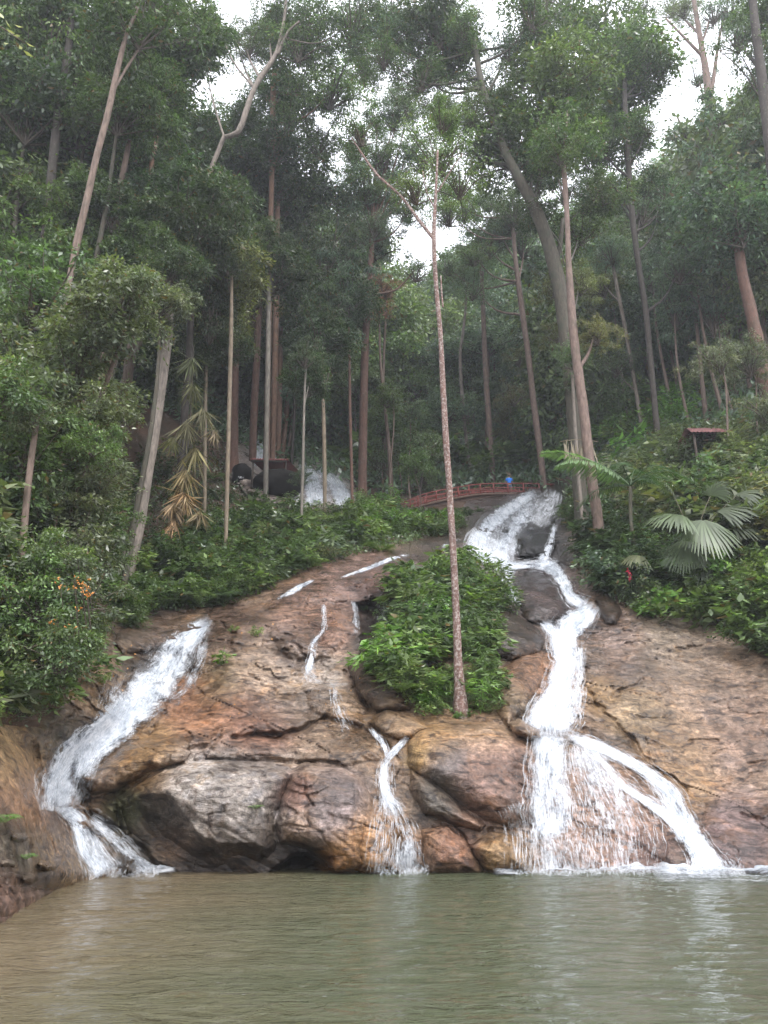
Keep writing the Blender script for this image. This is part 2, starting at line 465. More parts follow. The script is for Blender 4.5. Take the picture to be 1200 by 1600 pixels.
def line_d(pl, X, Y):
    p = np.asarray(pl, float); d = np.full(X.shape, 1e9)
    for a, b in zip(p[:-1, :2], p[1:, :2]):
        e = b - a; wx, wy = X - a[0], Y - a[1]
        t = np.clip((wx * e[0] + wy * e[1]) / (e @ e + 1e-9), 0, 1)
        d = np.minimum(d, (wx - t * e[0]) ** 2 + (wy - t * e[1]) ** 2)
    return np.sqrt(d)

def bbox(poly, pad):
    p = np.asarray(poly, float)
    i0 = max(0, int((p[:, 0].min() - pad - US[0]) / ST)); i1 = min(len(US), int((p[:, 0].max() + pad - US[0]) / ST) + 2)
    j0 = max(0, int((p[:, 1].min() - pad - VS[0]) / ST)); j1 = min(len(VS), int((p[:, 1].max() + pad - VS[0]) / ST) + 2)
    return slice(j0, j1), slice(i0, i1)

H = np.zeros_like(DB)      # metres the bedrock stands proud of the smooth slope
# plates of bedrock: polygon, height, edge radius (m)
PLATES = [
 ([(330,1142),(385,1118),(445,1108),(490,1128),(470,1146),(400,1150),(340,1168),(300,1172)], .45, .5),
 ([(150,1180),(200,1140),(250,1125),(300,1130),(330,1150),(300,1180),(240,1200),(180,1225)], .4, .5),
 ([(300,1150),(380,1150),(470,1145),(540,1140),(590,1150),(600,1185),(540,1200),(470,1190),(400,1188),(320,1186)], .35, .5),
 ([(330,975),(400,945),(450,940),(520,948),(545,965),(540,1000),(520,1030),(450,1032),(400,1010),(340,1000)], .55, .6),
 ([(420,980),(440,975),(500,1000),(520,1025),(460,1035),(430,1020)], .35, .3),
 ([(440,935),(500,905),(560,890),(635,872),(640,900),(625,932),(580,930),(545,938),(480,945)], .6, .7),
 ([(300,1000),(330,990),(420,1010),(460,1035),(530,1045),(545,1080),(480,1105),(400,1110),(330,1120),(290,1080)], .35, .8),
 ([(455,1035),(505,1030),(520,1050),(510,1068),(470,1062)], .15, .25),
 ([(470,1070),(540,1068),(560,1100),(570,1135),(520,1130),(480,1110)], .3, .4),
 ([(905,1085),(930,1060),(1010,1000),(1100,970),(1230,1030),(1260,1200),(1100,1200),(1020,1190),(960,1130)], .25, .9),
 ([(1100,1250),(1180,1225),(1260,1260),(1260,1366),(1120,1366),(1085,1320)], .3, .6),
 ([(900,1130),(960,1125),(1000,1165),(1030,1200),(990,1195),(930,1160)], .3, .3),
 ([(60,1180),(110,1120),(160,1090),(210,1080),(190,1120),(140,1150),(90,1200)], .5, .6),
 ([(140,1060),(180,1030),(250,1010),(240,1040),(200,1070),(150,1090)], .5, .5),
 ([(730,800),(780,790),(800,830),(780,860),(735,870),(715,850)], .8, .8),
 ([(640,870),(700,850),(760,880),(790,920),(760,950),(700,930)], .5, .8),
]
for poly, h, e in PLATES:
    sl = bbox(poly, 14)
    sd = poly_sd(poly, WU[sl], WV[sl]) * MP[sl]
    H[sl] += np.where(sd > 0, h * (1 - np.exp(-np.maximum(sd, 0) / (e * 0.5))), 0)
# hollows
HOLES = [
 ([(548,940),(585,932),(628,935),(632,985),(605,1012),(565,1005),(552,975)], 2.3, .3),
 ([(452,1338),(480,1330),(505,1343),(516,1366),(470,1375),(420,1370)], 1.5, .3),
 ([(120,1215),(142,1245),(150,1262),(125,1268),(108,1240)], .8, .25),
 ([(180,1250),(200,1300),(250,1345),(290,1366),(240,1362),(200,1325),(175,1285)], .8, .4),
 ([(40,1165),(60,1150),(70,1200),(62,1260),(48,1230)], .8, .4),
 ([(545,1035),(558,1035),(568,1085),(590,1112),(575,1118),(555,1090)], .5, .15),
]
for poly, h, e in HOLES:
    sl = bbox(poly, 14)
    sd = poly_sd(poly, WU[sl], WV[sl]) * MP[sl]
    H[sl] -= np.where(sd > 0, h * (1 - np.exp(-np.maximum(sd, 0) / (e * 0.7))), 0)
# cracks: polyline, depth, half width in m
CRACKS = [
 ([(370,1150),(410,1147),(462,1144),(490,1132),(505,1122)], .35, .06), ([(505,1122),(540,1128),(570,1140),(600,1160)], .3, .07),
 ([(300,1190),(340,1186),(400,1192),(430,1188),(470,1193)], .12, .05), ([(470,1192),(500,1188),(530,1192)], .2, .05),
 ([(270,1100),(330,1075),(400,1060)], .1, .06), ([(200,1160),(260,1180),(330,1165),(345,1150)], .25, .06),
 ([(545,1045),(560,1085),(580,1112),(600,1120)], .3, .06), ([(905,1062),(935,1100),(980,1142),(1005,1175),(1028,1203)], .28, .07),
 ([(958,1090),(975,1082),(1005,1065)], .22, .05), ([(993,1117),(1015,1120),(1037,1118)], .15, .04), ([(1050,1022),(1080,1016),(1105,1010)], .18, .05),
 ([(1080,1163),(1100,1158),(1122,1160)], .15, .04), ([(1158,1268),(1186,1275)], .2, .05), ([(880,1062),(900,1055),(925,1040)], .15, .05),
 ([(1165,1190),(1200,1185),(1230,1190)], .12, .04), ([(1120,1095),(1180,1092)], .1, .03), ([(1130,1230),(1190,1200)], .1, .04),
 ([(345,975),(360,1000),(372,1020)], .25, .05), ([(420,980),(450,1000),(475,1030)], .25, .05), ([(480,975),(505,1000),(530,1030)], .2, .05),
 ([(505,1030),(520,1048),(512,1060)], .2, .04), ([(330,1040),(390,1055),(430,1080)], .12, .05), ([(440,945),(520,948),(545,938)], .2, .05),
 ([(250,1010),(280,1005),(310,1010)], .2, .05), ([(160,1100),(185,1060),(240,1030)], .2, .06), ([(80,1135),(120,1120),(150,1130)], .2, .05),
]
for pl, dp, wd in CRACKS:
    sl = bbox([q[:2] for q in pl], 16)
    d = line_d(pl, UU[sl] + WX[sl] * 14 + W2[sl] * 4, VV[sl] + WZ[sl] * 12) * MP[sl]
    H[sl] -= dp * np.exp(-(d / (wd * 1.2)) ** 2)
# strata / relief
PR = P0 @ np.array([[.88, 0, .47], [0, 1, 0], [-.47, 0, .88]])
def relief(p, pr, amp):
    n = 0.30 * fbm(p * 0.45, 4) + 0.13 * fbm(pr * [0.5, 0.5, 1.5], 3, ridged=True) + 0.035 * fbm(p * 3.3, 4, 0.6) 
    st = fbm(pr * [0.28, 0.28, 1.0] + 5, 3, .4) * 2.6
    n += 0.10 * (np.abs((st % 1.0) - 0.5) * 2) ** 0.4
    # fine hairline joints
    g1 = np.clip(fbm(p * .35 + 3, 2) * 5 + .3, 0, 1); g2 = np.clip(fbm(p * .35 + 60, 2) * 5 - .2, 0, 1)
    cr = np.abs(fbm(pr * [0.22, 0.22, 0.75] + 31, 4, .3)); n -= 0.20 * g1 * np.exp(-(cr / 0.009) ** 2)
    cr = np.abs(fbm(pr * [0.60, 0.60, 0.20] + 77, 4, .3)); n -= 0.15 * g2 * np.exp(-(cr / 0.009) ** 2)
    fc = fbm(pr * [.6, .6, .9] + 50, 2, .4) * 2.0; n += 0.20 * (fc - np.floor(fc) - .5) * np.clip(fbm(p * .5 + 8, 2) * 3, 0, 1)
    return n * amp
smoothzone = np.clip(poly_sd([(905,1000),(1000,960),(1400,960),(1400,1400),(1150,1400),(1050,1200),(930,1120)], UU, VV) / 60, 0, 1)
AMP = 1.15 - 0.55 * smoothzone
H += relief(P0, PR, AMP)
DR = DB - H
COMP = DR.copy()

# mineral colours and painted recess shade of the rock: (u, v, radius, colour, strength), and how wet it stays
TAN = np.array([0.215, 0.140, 0.090])
BLOBS = [
 (330,1230,70,(.36,.30,.26),.9),(290,1215,40,(.42,.36,.32),.8),(400,1240,60,(.33,.27,.23),.8),(350,1280,50,(.17,.13,.10),.6),(240,1300,60,(.05,.04,.028),1.2),(330,1345,50,(.06,.045,.035),1.1),(410,1345,40,(.05,.038,.03),1.1),(470,1350,34,(.03,.022,.018),1.3),  # closing near-black entries: shade of the undercut and overhang painted into the tint
 (200,1265,28,(.08,.09,.035),.8),(270,1320,30,(.20,.10,.05),.6),(455,1240,28,(.26,.11,.07),.8),(520,1260,50,(.20,.15,.14),.7),(470,1295,26,(.34,.22,.15),.7),(560,1330,40,(.33,.17,.07),.9),
 (590,1300,35,(.30,.16,.07),.8),(525,1350,25,(.30,.14,.05),.8),
 (240,1185,50,(.27,.15,.06),.8),(320,1110,60,(.26,.12,.06),.8),(400,1130,50,(.20,.095,.06),.8),(450,1060,60,(.38,.28,.21),.75),(380,1040,50,(.30,.20,.13),.6),(340,1070,35,(.12,.11,.06),.5),
 (500,1050,30,(.44,.36,.30),.8),(540,1090,40,(.34,.23,.15),.6),(480,960,50,(.26,.14,.09),.7),(560,900,60,(.25,.15,.12),.7),(600,920,40,(.20,.10,.075),.7),(450,1000,40,(.13,.085,.07),.7),(520,985,30,(.30,.17,.12),.6),
 (370,985,40,(.15,.09,.065),.7),(300,1010,25,(.13,.07,.05),.6),(230,985,45,(.12,.08,.06),.7),(170,1075,40,(.26,.165,.09),.7),(200,1020,40,(.12,.085,.055),.6),(90,1150,40,(.09,.07,.045),.7),
 (590,970,42,(.025,.02,.018),1.6),(740,800,40,(.09,.07,.06),1.0),(800,800,50,(.05,.045,.045),1.2),(850,860,30,(.03,.025,.025),1.3),(580,1060,40,(.11,.07,.055),.8),(600,1130,40,(.21,.13,.07),.7),(680,1160,35,(.28,.16,.07),.8),(760,1140,40,(.32,.20,.12),.7),(700,1190,30,(.14,.12,.12),.8),(770,1220,60,(.24,.135,.10),.7),(690,1245,35,(.12,.10,.08),.8),(650,1180,20,(.24,.15,.06),.7),  # first entry darkens the dome notch: its shade is put into the colour
 (705,1320,35,(.25,.13,.085),.8),(790,1335,35,(.24,.14,.06),.8),(660,1320,25,(.26,.15,.09),.6),
 (950,1300,90,(.36,.22,.16),.6),(1000,1340,50,(.20,.11,.09),.7),(960,1010,50,(.23,.155,.12),.8),(1060,990,60,(.19,.145,.105),.8),(1000,1120,40,(.31,.21,.12),.7),(1100,1060,80,(.24,.16,.11),.8),(1060,1180,60,(.29,.175,.09),.7),
 (1150,1140,70,(.25,.155,.11),.7),(1150,1310,60,(.20,.13,.12),.8),(1080,1240,30,(.27,.16,.08),.7),(940,1080,30,(.28,.17,.08),.6),(925,1030,25,(.17,.12,.085),.7),(900,1110,25,(.32,.21,.14),.6),
 (840,1050,40,(.30,.16,.09),.8),(800,1090,30,(.20,.14,.085),.7),(860,930,45,(.13,.085,.08),.9),(830,850,50,(.04,.034,.032),.95),(860,785,40,(.05,.043,.045),.95),(760,840,60,(.10,.075,.065),.8),(700,880,60,(.12,.08,.065),.8),(790,820,20,(.04,.035,.035),.95),
 (50,1250,60,(.24,.13,.07),.8),(20,1180,50,(.24,.15,.07),.8),(90,1330,40,(.26,.16,.085),.7),(30,1330,45,(.15,.13,.10),.8),(0,1400,50,(.16,.09,.065),.8),(120,1360,30,(.28,.18,.09),.7),
 (840,990,25,(.10,.07,.055),.8),(810,985,40,(.10,.075,.06),.8),
]
WETLINES = [ # polyline, radius px
 ([(325,965),(255,1050),(130,1170),(82,1262),(170,1366)],70),([(505,945),(487,1030),(500,1110),(600,1160),(605,1250),(620,1366)],35),
 ([(860,770),(760,850),(850,880),(925,945),(870,1060),(865,1150),(870,1366)],75),([(900,1155),(1010,1205),(1110,1366)],60),
 ([(930,1200),(990,1366)],70),([(440,930),(620,872),(740,830)],28),([(600,930),(590,1010),(560,1100)],30),
 ([(0,1375),(250,1368),(1300,1372)],14)]
TINT = np.zeros(DB.shape + (4,)); TINT[..., :3] = TAN
acc = np.zeros(DB.shape + (3,)); wsum = np.full(DB.shape, 0.25)
acc += TAN * 0.25
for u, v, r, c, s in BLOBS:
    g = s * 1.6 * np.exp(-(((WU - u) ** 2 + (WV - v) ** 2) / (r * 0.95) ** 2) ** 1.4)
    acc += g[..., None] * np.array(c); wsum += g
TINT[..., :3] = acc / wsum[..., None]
mt = TINT[..., :3].mean((0, 1)); TINT[..., :3] = mt * (TINT[..., :3] / mt) ** 1.12
TINT[..., :3] *= np.array([0.62, 0.66, 0.67])
wet = np.full(DB.shape, 0.22)
for pl, r in WETLINES:
    wet = np.maximum(wet, np.exp(-(line_d(pl, WU, WV) / r) ** 2))
TINT[..., 3] = wet

# where rock (not planted soil) shows
ROCKPOLY = [(-160,1120),(0,1135),(60,1150),(110,1110),(140,1040),(170,985),(230,955),(330,955),(400,932),(440,912),(500,888),(560,872),(640,855),(700,825),(740,795),(790,765),(900,762),(905,880),(940,925),(985,965),(1060,950),(1110,985),(1200,1030),(1360,1060),(1360,1480),(-160,1480)]
SDR = poly_sd(ROCKPOLY, UU, VV)
keep = SDR > -22
def raster_mesh(name, D, mask, sl, mat, back=None):
    """mesh of the raster cells whose 4 corners are in mask"""
    m = mask[:-1, :-1] & mask[1:, :-1] & mask[:-1, 1:] & mask[1:, 1:]
    nr, nc = mask.shape
    j, i = np.nonzero(m); a = j * nc + i
    Q = np.stack([a, a + nc, a + nc + 1, a + 1], -1)
    used = np.unique(Q); re = np.full(nr * nc, -1); re[used] = np.arange(len(used))
    V = P(UU[sl].ravel()[used], VV[sl].ravel()[used], D.ravel()[used])
    T = TINT[sl].reshape(-1, 4)[used]
    return V, re[Q], T

allsl = (slice(None), slice(None))
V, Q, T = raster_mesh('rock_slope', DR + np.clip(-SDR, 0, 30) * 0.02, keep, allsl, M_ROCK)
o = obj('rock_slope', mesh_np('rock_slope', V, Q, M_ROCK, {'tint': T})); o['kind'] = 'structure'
o['label'] = 'brown bedrock slope with ochre stains behind the falls'

# hillside soil sheet, coarser, sunk behind the bedrock, with the land beyond the ridge
hu = np.arange(-1500, 2701, 30.0)
def ridge_v(u): return np.interp(u, [-1500, -300, 100, 350, 600, 800, 1000, 1200, 1500, 2700], [150, 250, 350, 430, 540, 560, 500, 450, 420, 300])
nr_ = 64
vt = np.linspace(0, 1, nr_)
HU, VT = np.meshgrid(hu, vt)
RV = ridge_v(HU)
HV = RV + (1560 - RV) * VT
HD = D0(HU, HV)
HD = np.minimum(HD, 150)
inside = poly_sd(ROCKPOLY, HU, HV)
HD = HD + np.clip(inside + 5, 0, 30) / 30 * 3.2
PH = P(HU, HV, HD)
PH += (fbm(PH * 0.15, 4) * 0.8)[..., None] * np.array([0, 1, 0]) * (inside < -30)[..., None]
back = []
for k, (dy, dz) in enumerate([(200, -60), (120, -20), (60, 0), (30, 5), (12, 4)]):
    r = PH[0].copy(); r[:, 1] += dy; r[:, 0] *= (1 + dy / 150.0); r[:, 2] += dz + fbm(r * 0.03, 2) * 3; back.append(r)
GR = np.concatenate([np.array(back), PH], 0)
o = obj('hillside', mesh_np('hillside', GR.reshape(-1, 3), grid_faces(*GR.shape[:2]), M_SOIL)); o['kind'] = 'structure'

gv, gf = boxm(0, 150, -4.1, 700, 700, 0.2)
o = obj('ground', mesh_np('ground', gv, gf, M_SOIL, smooth=False)); o['kind'] = 'structure'

def groundZ(X, Y):
    """height of the hillside at plan position"""
    zs = np.arange(-3, 110, 0.5)
    u, v = proj(X, Y, zs)
    d = D0(u, v)
    w = np.nonzero((d < Y) & (v > ridge_v(u)))[0]
    return float(zs[w[-1]]) if len(w) else 0.0

# ================================================================== BOULDERS
def boulder(poly, h, rad, label, sink=0.3, seed=0, name='boulder', group=None, rough=1.0, bias=0.0, tilt=0.0, under=None, pw=2.0, shade=1.0):
    global COMP
    sl = bbox(poly, 6)
    sd = poly_sd(poly, WU[sl] * 0.5 + UU[sl] * 0.5, WV[sl] * 0.5 + VV[sl] * 0.5) * MP[sl]
    t = np.clip(sd / rad, 0, 1)
    prof = (1 - (1 - t) ** pw) ** .6 * (h + sink) - sink
    mask = sd > -0.02
    p0 = P0[sl]; pr = PR[sl]
    rl = relief(p0 * 1.3 + seed * 7.7, pr * 1.3 + seed * 7.7, 0.55 * rough)
    base = DB[sl] - bias - 0.15 * (H[sl] > -5)
    D = base - prof - rl * np.clip(t * 3, 0, 1)
    if under is not None:
        us = poly_sd(under[0], WU[sl], WV[sl]) * MP[sl]
        D = D + under[1] * (1 - np.exp(-np.maximum(us, 0) / .45)) * np.clip(t * 2, 0, 1)
    if tilt:
        vv = VV[sl]; D = D + tilt * (vv - vv.min()) / (vv.max() - vv.min())
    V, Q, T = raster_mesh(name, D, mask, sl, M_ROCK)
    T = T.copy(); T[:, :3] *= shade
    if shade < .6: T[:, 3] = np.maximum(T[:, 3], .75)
    c = V.mean(0); c[2] = V[:, 2].min()
    o = obj(name, mesh_np(name, V - c, Q, M_ROCK, {'tint': T}), loc=c)
    thing(o, label, 'boulder', group)
    COMP[sl] = np.where(mask, np.minimum(COMP[sl], D), COMP[sl])
    return o

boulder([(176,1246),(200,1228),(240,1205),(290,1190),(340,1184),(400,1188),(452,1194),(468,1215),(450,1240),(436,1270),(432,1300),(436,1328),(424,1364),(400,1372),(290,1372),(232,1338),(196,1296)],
        1.15, 1.1, 'huge grey boulder with pale crest and mossy shade-tinted foot above the pool', seed=1, rough=1.3, tilt=.5, pw=2.6, under=([(150,1246),(200,1243),(240,1238),(262,1240),(285,1275),(305,1300),(340,1318),(400,1322),(450,1330),(450,1400),(150,1400)], 1.1))
boulder([(446,1206),(475,1190),(530,1196),(562,1212),(580,1242),(600,1290),(590,1340),(585,1374),(512,1374),(508,1348),(478,1330),(434,1322),(426,1286),(438,1240)],
        1.15, .7, 'reddish brown overhanging boulder right of the huge grey one', seed=2, rough=1.2, tilt=.3, pw=2.6, under=([(560,1230),(600,1230),(620,1380),(560,1380),(540,1320),(548,1270)], .5))
boulder([(118,1214),(150,1188),(200,1152),(262,1150),(302,1175),(290,1190),(232,1208),(182,1240),(142,1246)],
        .9, .55, 'ochre brown rock ledge jutting into the left waterfall', seed=3)
boulder([(137,1252),(160,1252),(182,1275),(186,1292),(162,1288),(140,1270)], .6, .3, 'small dark wedge of rock under the ochre ledge', seed=4, shade=0.6)
boulder([(640,1196),(690,1222),(722,1252),(768,1288),(754,1302),(700,1288),(660,1272),(640,1235)], .55, .45, 'dark grey slanting slab under the rounded brown boulder', seed=6)
boulder([(630,1160),(650,1136),(690,1127),(760,1125),(812,1138),(842,1150),(850,1200),(846,1250),(834,1292),(800,1302),(764,1290),(722,1264),(690,1240),(655,1222),(636,1200)],
        1.0, 1.0, 'broad rounded brown boulder between the middle trickle and right falls', seed=5, rough=1.1, tilt=.3, pw=2.4)
boulder([(655,1292),(700,1284),(732,1308),(760,1360),(752,1374),(668,1374),(656,1335)], .8, .6, 'wet purple brown boulder at the waterline right of the trickle', seed=7)
boulder([(728,1320),(768,1294),(812,1304),(838,1330),(836,1374),(764,1374),(744,1345)], .85, .6, 'ochre boulder at the waterline left of the fanning falls', seed=8)
boulder([(552,1252),(600,1262),(628,1300),(640,1374),(556,1374),(540,1325)], .7, .5, 'orange stained boulder foot left of the middle trickle', seed=9)
boulder([(572,1128),(608,1108),(652,1124),(676,1140),(640,1158),(600,1152)], .5, .3, 'flat split rock ledge under the central shrubs', seed=10)
boulder([(790,1128),(812,1122),(846,1138),(848,1152),(826,1158),(800,1146)], 1.0, .3, 'thin brown slab on top of the broad brown boulder', seed=11, bias=.5)
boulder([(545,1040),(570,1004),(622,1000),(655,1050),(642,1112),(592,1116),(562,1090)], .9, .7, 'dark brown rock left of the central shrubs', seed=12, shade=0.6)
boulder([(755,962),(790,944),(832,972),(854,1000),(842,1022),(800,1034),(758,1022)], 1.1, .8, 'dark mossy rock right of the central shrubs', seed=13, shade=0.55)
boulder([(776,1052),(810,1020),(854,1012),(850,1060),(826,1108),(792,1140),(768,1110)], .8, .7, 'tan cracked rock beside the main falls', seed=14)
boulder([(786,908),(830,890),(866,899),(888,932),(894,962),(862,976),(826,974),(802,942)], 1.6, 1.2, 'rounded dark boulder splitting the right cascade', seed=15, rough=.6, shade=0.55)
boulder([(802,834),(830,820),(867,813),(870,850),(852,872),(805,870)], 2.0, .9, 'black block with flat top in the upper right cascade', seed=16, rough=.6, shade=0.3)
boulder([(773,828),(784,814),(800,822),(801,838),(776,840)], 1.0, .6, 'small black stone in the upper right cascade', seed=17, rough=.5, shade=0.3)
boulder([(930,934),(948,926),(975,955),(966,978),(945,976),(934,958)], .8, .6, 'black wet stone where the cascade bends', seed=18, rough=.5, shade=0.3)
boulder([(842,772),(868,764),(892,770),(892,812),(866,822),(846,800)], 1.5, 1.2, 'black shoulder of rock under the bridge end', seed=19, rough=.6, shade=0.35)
boulder([(172,1002),(200,974),(250,964),(300,966),(322,978),(292,1004),(240,1020),(190,1024)], .8, .6, 'dark rock shoulder above the left waterfall', seed=20)
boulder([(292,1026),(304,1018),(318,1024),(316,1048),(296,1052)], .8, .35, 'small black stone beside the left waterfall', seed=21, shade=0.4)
boulder([(-160,1140),(0,1142),(42,1176),(62,1228),(96,1268),(124,1320),(150,1366),(122,1388),(60,1400),(0,1425),(-160,1450)], .7, .9, 'big brown bank rock beside the foot of the left waterfall', seed=22, rough=.9)
boulder([(188,1342),(200,1334),(212,1342),(217,1368),(190,1370)], 1.0, .3, 'small tan stone in the foam below the left waterfall', seed=23, bias=.3)
boulder([(112,1276),(140,1272),(154,1288),(150,1304),(124,1300)], .7, .4, 'brown rock inside the lower step of the left waterfall', seed=24)
boulder([(-120,1392),(0,1384),(50,1380),(90,1388),(82,1404),(30,1430),(-20,1452),(-120,1470)], .5, .5, 'flat brown slab at the lower left waterline', seed=25)
for k, (u, v, r, lb) in enumerate([(12,1350,14,'small grey lichen spotted stone nearest the frame edge on the left bank'),(48,1372,13,'grey stone resting low between the bank rock and flat slab'),(75,1352,16,'rounded grey stone with pale spots on the left bank'),(30,1310,16,'pale grey stone high on the left bank rock')]):
    ang = np.linspace(0, 2 * math.pi, 9)[:-1]
    boulder([(u + r * math.cos(a) * 1.3, v + r * .75 * math.sin(a)) for a in ang], .75, .2, lb, seed=30 + k, bias=.45)

def blur(A, n):
    for _ in range(n):
        A = (A + np.roll(A, 1, 0) + np.roll(A, -1, 0) + np.roll(A, 1, 1) + np.roll(A, -1, 1)) / 5
    return A
CS = blur(np.minimum(blur(COMP, 30), COMP + 0.12), 8)
CG = np.minimum(blur(COMP, 6), COMP + 0.25)
def DG(u, v): return bil(CG, u, v, -160, 730, ST)
def DS(u, v): return bil(CS, u, v, -160, 730, ST)

# ================================================================== WATER
nx, ny = 420, 330
px = np.concatenate([np.linspace(-45, -15, 20, endpoint=False), np.linspace(-15, 15, nx - 40), np.linspace(15.5, 45, 20)]); py = np.concatenate([np.linspace(-40, 2, 20), np.linspace(2.3, 30, ny - 20)])
GX, GY = np.meshgrid(px, py)
GZ = 0.020 * fbm(np.stack([GX * 0.9, GY * 1.6, GX * 0], -1), 3) + 0.020 * fbm(np.stack([GX * 2.2 + GY * .5, GY * 4.2, GX * 0 + 9], -1), 3) * np.clip(GY / 3, 0, 1)
o = obj('pool_water', mesh_np('pool_water', np.stack([GX, GY, GZ], -1).reshape(-1, 3), grid_faces(ny, nx), M_POOL)); o['kind'] = 'structure'
o['label'] = 'rippled murky green pool in front of the rocks'

def fall(paths, label, spray=1.0, off=0.06):
    """paths: list of [(u, v, half width px, density), ...] -> one waterfall object plus its spray"""
    sheets, attrs, uvs = [], [], []
    strands = []; sat = []
    for pth in paths:
        p = np.array([(q + (1.0,))[:4] for q in pth], float)
        L = np.sqrt(((p[1:, :2] - p[:-1, :2]) ** 2).sum(1)).sum()
        n = max(8, int(L / 2.5)); s = smooth_path(p, n)
        c = s[:, :2]; hw = np.maximum(s[:, 2], 1.0); de = np.clip(s[:, 3], 0, 1.3)
        hw = hw * (1 + .12 * fbm(np.stack([np.arange(n) * .15, np.full(n, rng.rand() * 90), np.zeros(n)], -1), 3))
        tg = np.gradient(c, axis=0); tg /= np.linalg.norm(tg, axis=1)[:, None] + 1e-9
        for _ in range(8): tg[1:-1] = (tg[:-2] + tg[1:-1] * 2 + tg[2:]) / 4
        nrm = np.stack([-tg[:, 1], tg[:, 0]], -1)
        m = int(max(7, hw.max() * 2 / 3))
        t = np.linspace(-1, 1, m)
        Ug = c[:, None, 0] + nrm[:, None, 0] * hw[:, None] * t; Vg = c[:, None, 1] + nrm[:, None, 1] * hw[:, None] * t
        mp = mpp(Ug, Vg, DS(Ug, Vg))
        seed = rng.rand() * 50
        bump = 0.10 * (1 - t ** 2)[None] * np.clip(hw[:, None] / 12, .3, 1) + 0.05 * fbm(np.stack([Ug * .15, Vg * .04, Ug * 0 + seed], -1), 3)
        Dg = DS(Ug, Vg) - off - bump
        X = P(Ug, Vg, Dg)
        slen = np.concatenate([[0], np.cumsum(np.linalg.norm(np.diff(X[:, m // 2], axis=0), axis=1))])
        W = hw[:, None] * mp
        uv = np.stack([t[None] * hw.mean() * mp.mean() + 0 * W + seed, slen[:, None] + 0 * W], -1)
        edge = np.clip((1 - np.abs(t)) * 1.6, 0, 1)[None] ** .8 + 0 * W
        endf = np.clip(np.minimum(np.arange(n)[:, None], (n - 1 - np.arange(n))[:, None]) / max(3.0, n * .08), 0, 1)
        dn = de[:, None] * (0.15 + 0.85 * edge) + .25 * fbm(X * 1.2, 3) 
        A = np.stack([dn, np.clip(edge * 3.0, 0, 1) * endf, 0 * dn, 1 + 0 * dn], -1)
        sheets.append((X.reshape(-1, 3), grid_faces(n, m))); attrs.append(A.reshape(-1, 4)); uvs.append(uv.reshape(-1, 2))
        # spray strands following the flow
        area = (W.mean() * 2) * slen[-1]
        ns = int(np.clip(area * 240 * spray * (23.0 / Dg.mean()) ** 2.2, 16, 6500))
        for _ in range(ns):
            i0 = rng.randint(0, n - 2); ln = rng.randint(3, max(4, min(n - i0, 3 + int(0.26 / (slen[-1] / n)))) + 1)
            idx = np.linspace(i0, min(n - 1, i0 + ln), 4)
            tt = np.clip(rng.normal(0, 0.55), -1.08, 1.08)
            if rng.rand() > de[i0] + 0.25: continue
            cc = np.stack([np.interp(idx, np.arange(n), c[:, k]) for k in (0, 1)], -1)
            nn = np.stack([np.interp(idx, np.arange(n), nrm[:, k]) for k in (0, 1)], -1)
            hh = np.interp(idx, np.arange(n), hw)
            uv_ = cc + nn * (hh * tt)[:, None] + rng.normal(0, .5, 2)
            d = DS(uv_[:, 0], uv_[:, 1]) - off - 0.06 - abs(rng.normal(0, .07))
            pts = P(uv_[:, 0], uv_[:, 1], d)
            w = (0.004 + 0.015 * rng.rand() ** 2) * np.array([.3, 1, .9, .15]) * d.mean() / 23
            sd_ = np.array([.8, 0, .6]) if abs(nn[0, 1]) > .5 else np.array([1.0, 0, 0.2])
            strands.append(np.concatenate([pts - w[:, None] * sd_, pts + w[:, None] * sd_]))
    V, Q = join(sheets)
    c0 = np.array([V[:, 0].mean(), V[:, 1].mean(), V[:, 2].min()])
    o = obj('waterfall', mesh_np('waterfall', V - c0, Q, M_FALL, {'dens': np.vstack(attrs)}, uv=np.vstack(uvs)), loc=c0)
    o['kind'] = 'structure'; o['label'] = label
    if strands:
        S = np.array(strands); k = len(S)
        q = np.array([[0, 1, 5, 4], [1, 2, 6, 5], [2, 3, 7, 6]])
        Qs = (q[None] + (np.arange(k) * 8)[:, None, None]).reshape(-1, 4)
        s = obj('spray', mesh_np('spray', S.reshape(-1, 3) - c0, Qs, M_SPRAY), parent=o)
        s['kind'] = 'stuff'
    return o

fall([[(330,966,8,.95),(304,988,22,1.0),(280,1015,34,.95),(255,1050,40,.95),(222,1090,44,.95),(178,1130,40,1.15),(132,1170,42,1.1),(106,1205,42,1.0),(90,1240,34,1.0),(84,1268,20,.9)],
      [(262,1005,18,.5),(228,1045,30,.5),(198,1080,34,.5),(178,1120,30,.7)],
      [(318,1000,10,.7),(300,1060,10,.6),(280,1085,8,.5),(240,1115,10,.5)],
      [(150,1160,14,.6),(130,1215,16,.6),(118,1258,14,.35)]], 'long white waterfall slanting down the left rocks')
fall([[(90,1264,8,.8),(115,1276,18,.85),(135,1305,20,.8),(150,1335,26,.9),(165,1366,34,1.0)],
      [(140,1278,10,.7),(175,1305,14,.8),(205,1335,15,.8),(235,1362,16,.9)],
      [(120,1290,8,1),(130,1330,10,1),(160,1366,16,1)]], 'lower step of the left waterfall dropping into the pool')
fall([[(506,944,3,.5),(506,965,4,.5),(505,985,4,.6),(491,1003,5,.95),(487,1025,6,.95),(482,1048,9,.8),(490,1064,16,.5)],
      [(480,1060,5,.4),(510,1066,6,.5),(545,1070,4,.6)],[(520,1070,6,.25),(530,1110,10,.25),(545,1140,10,.15)]], 'thin trickle down the middle of the dome', off=.04)
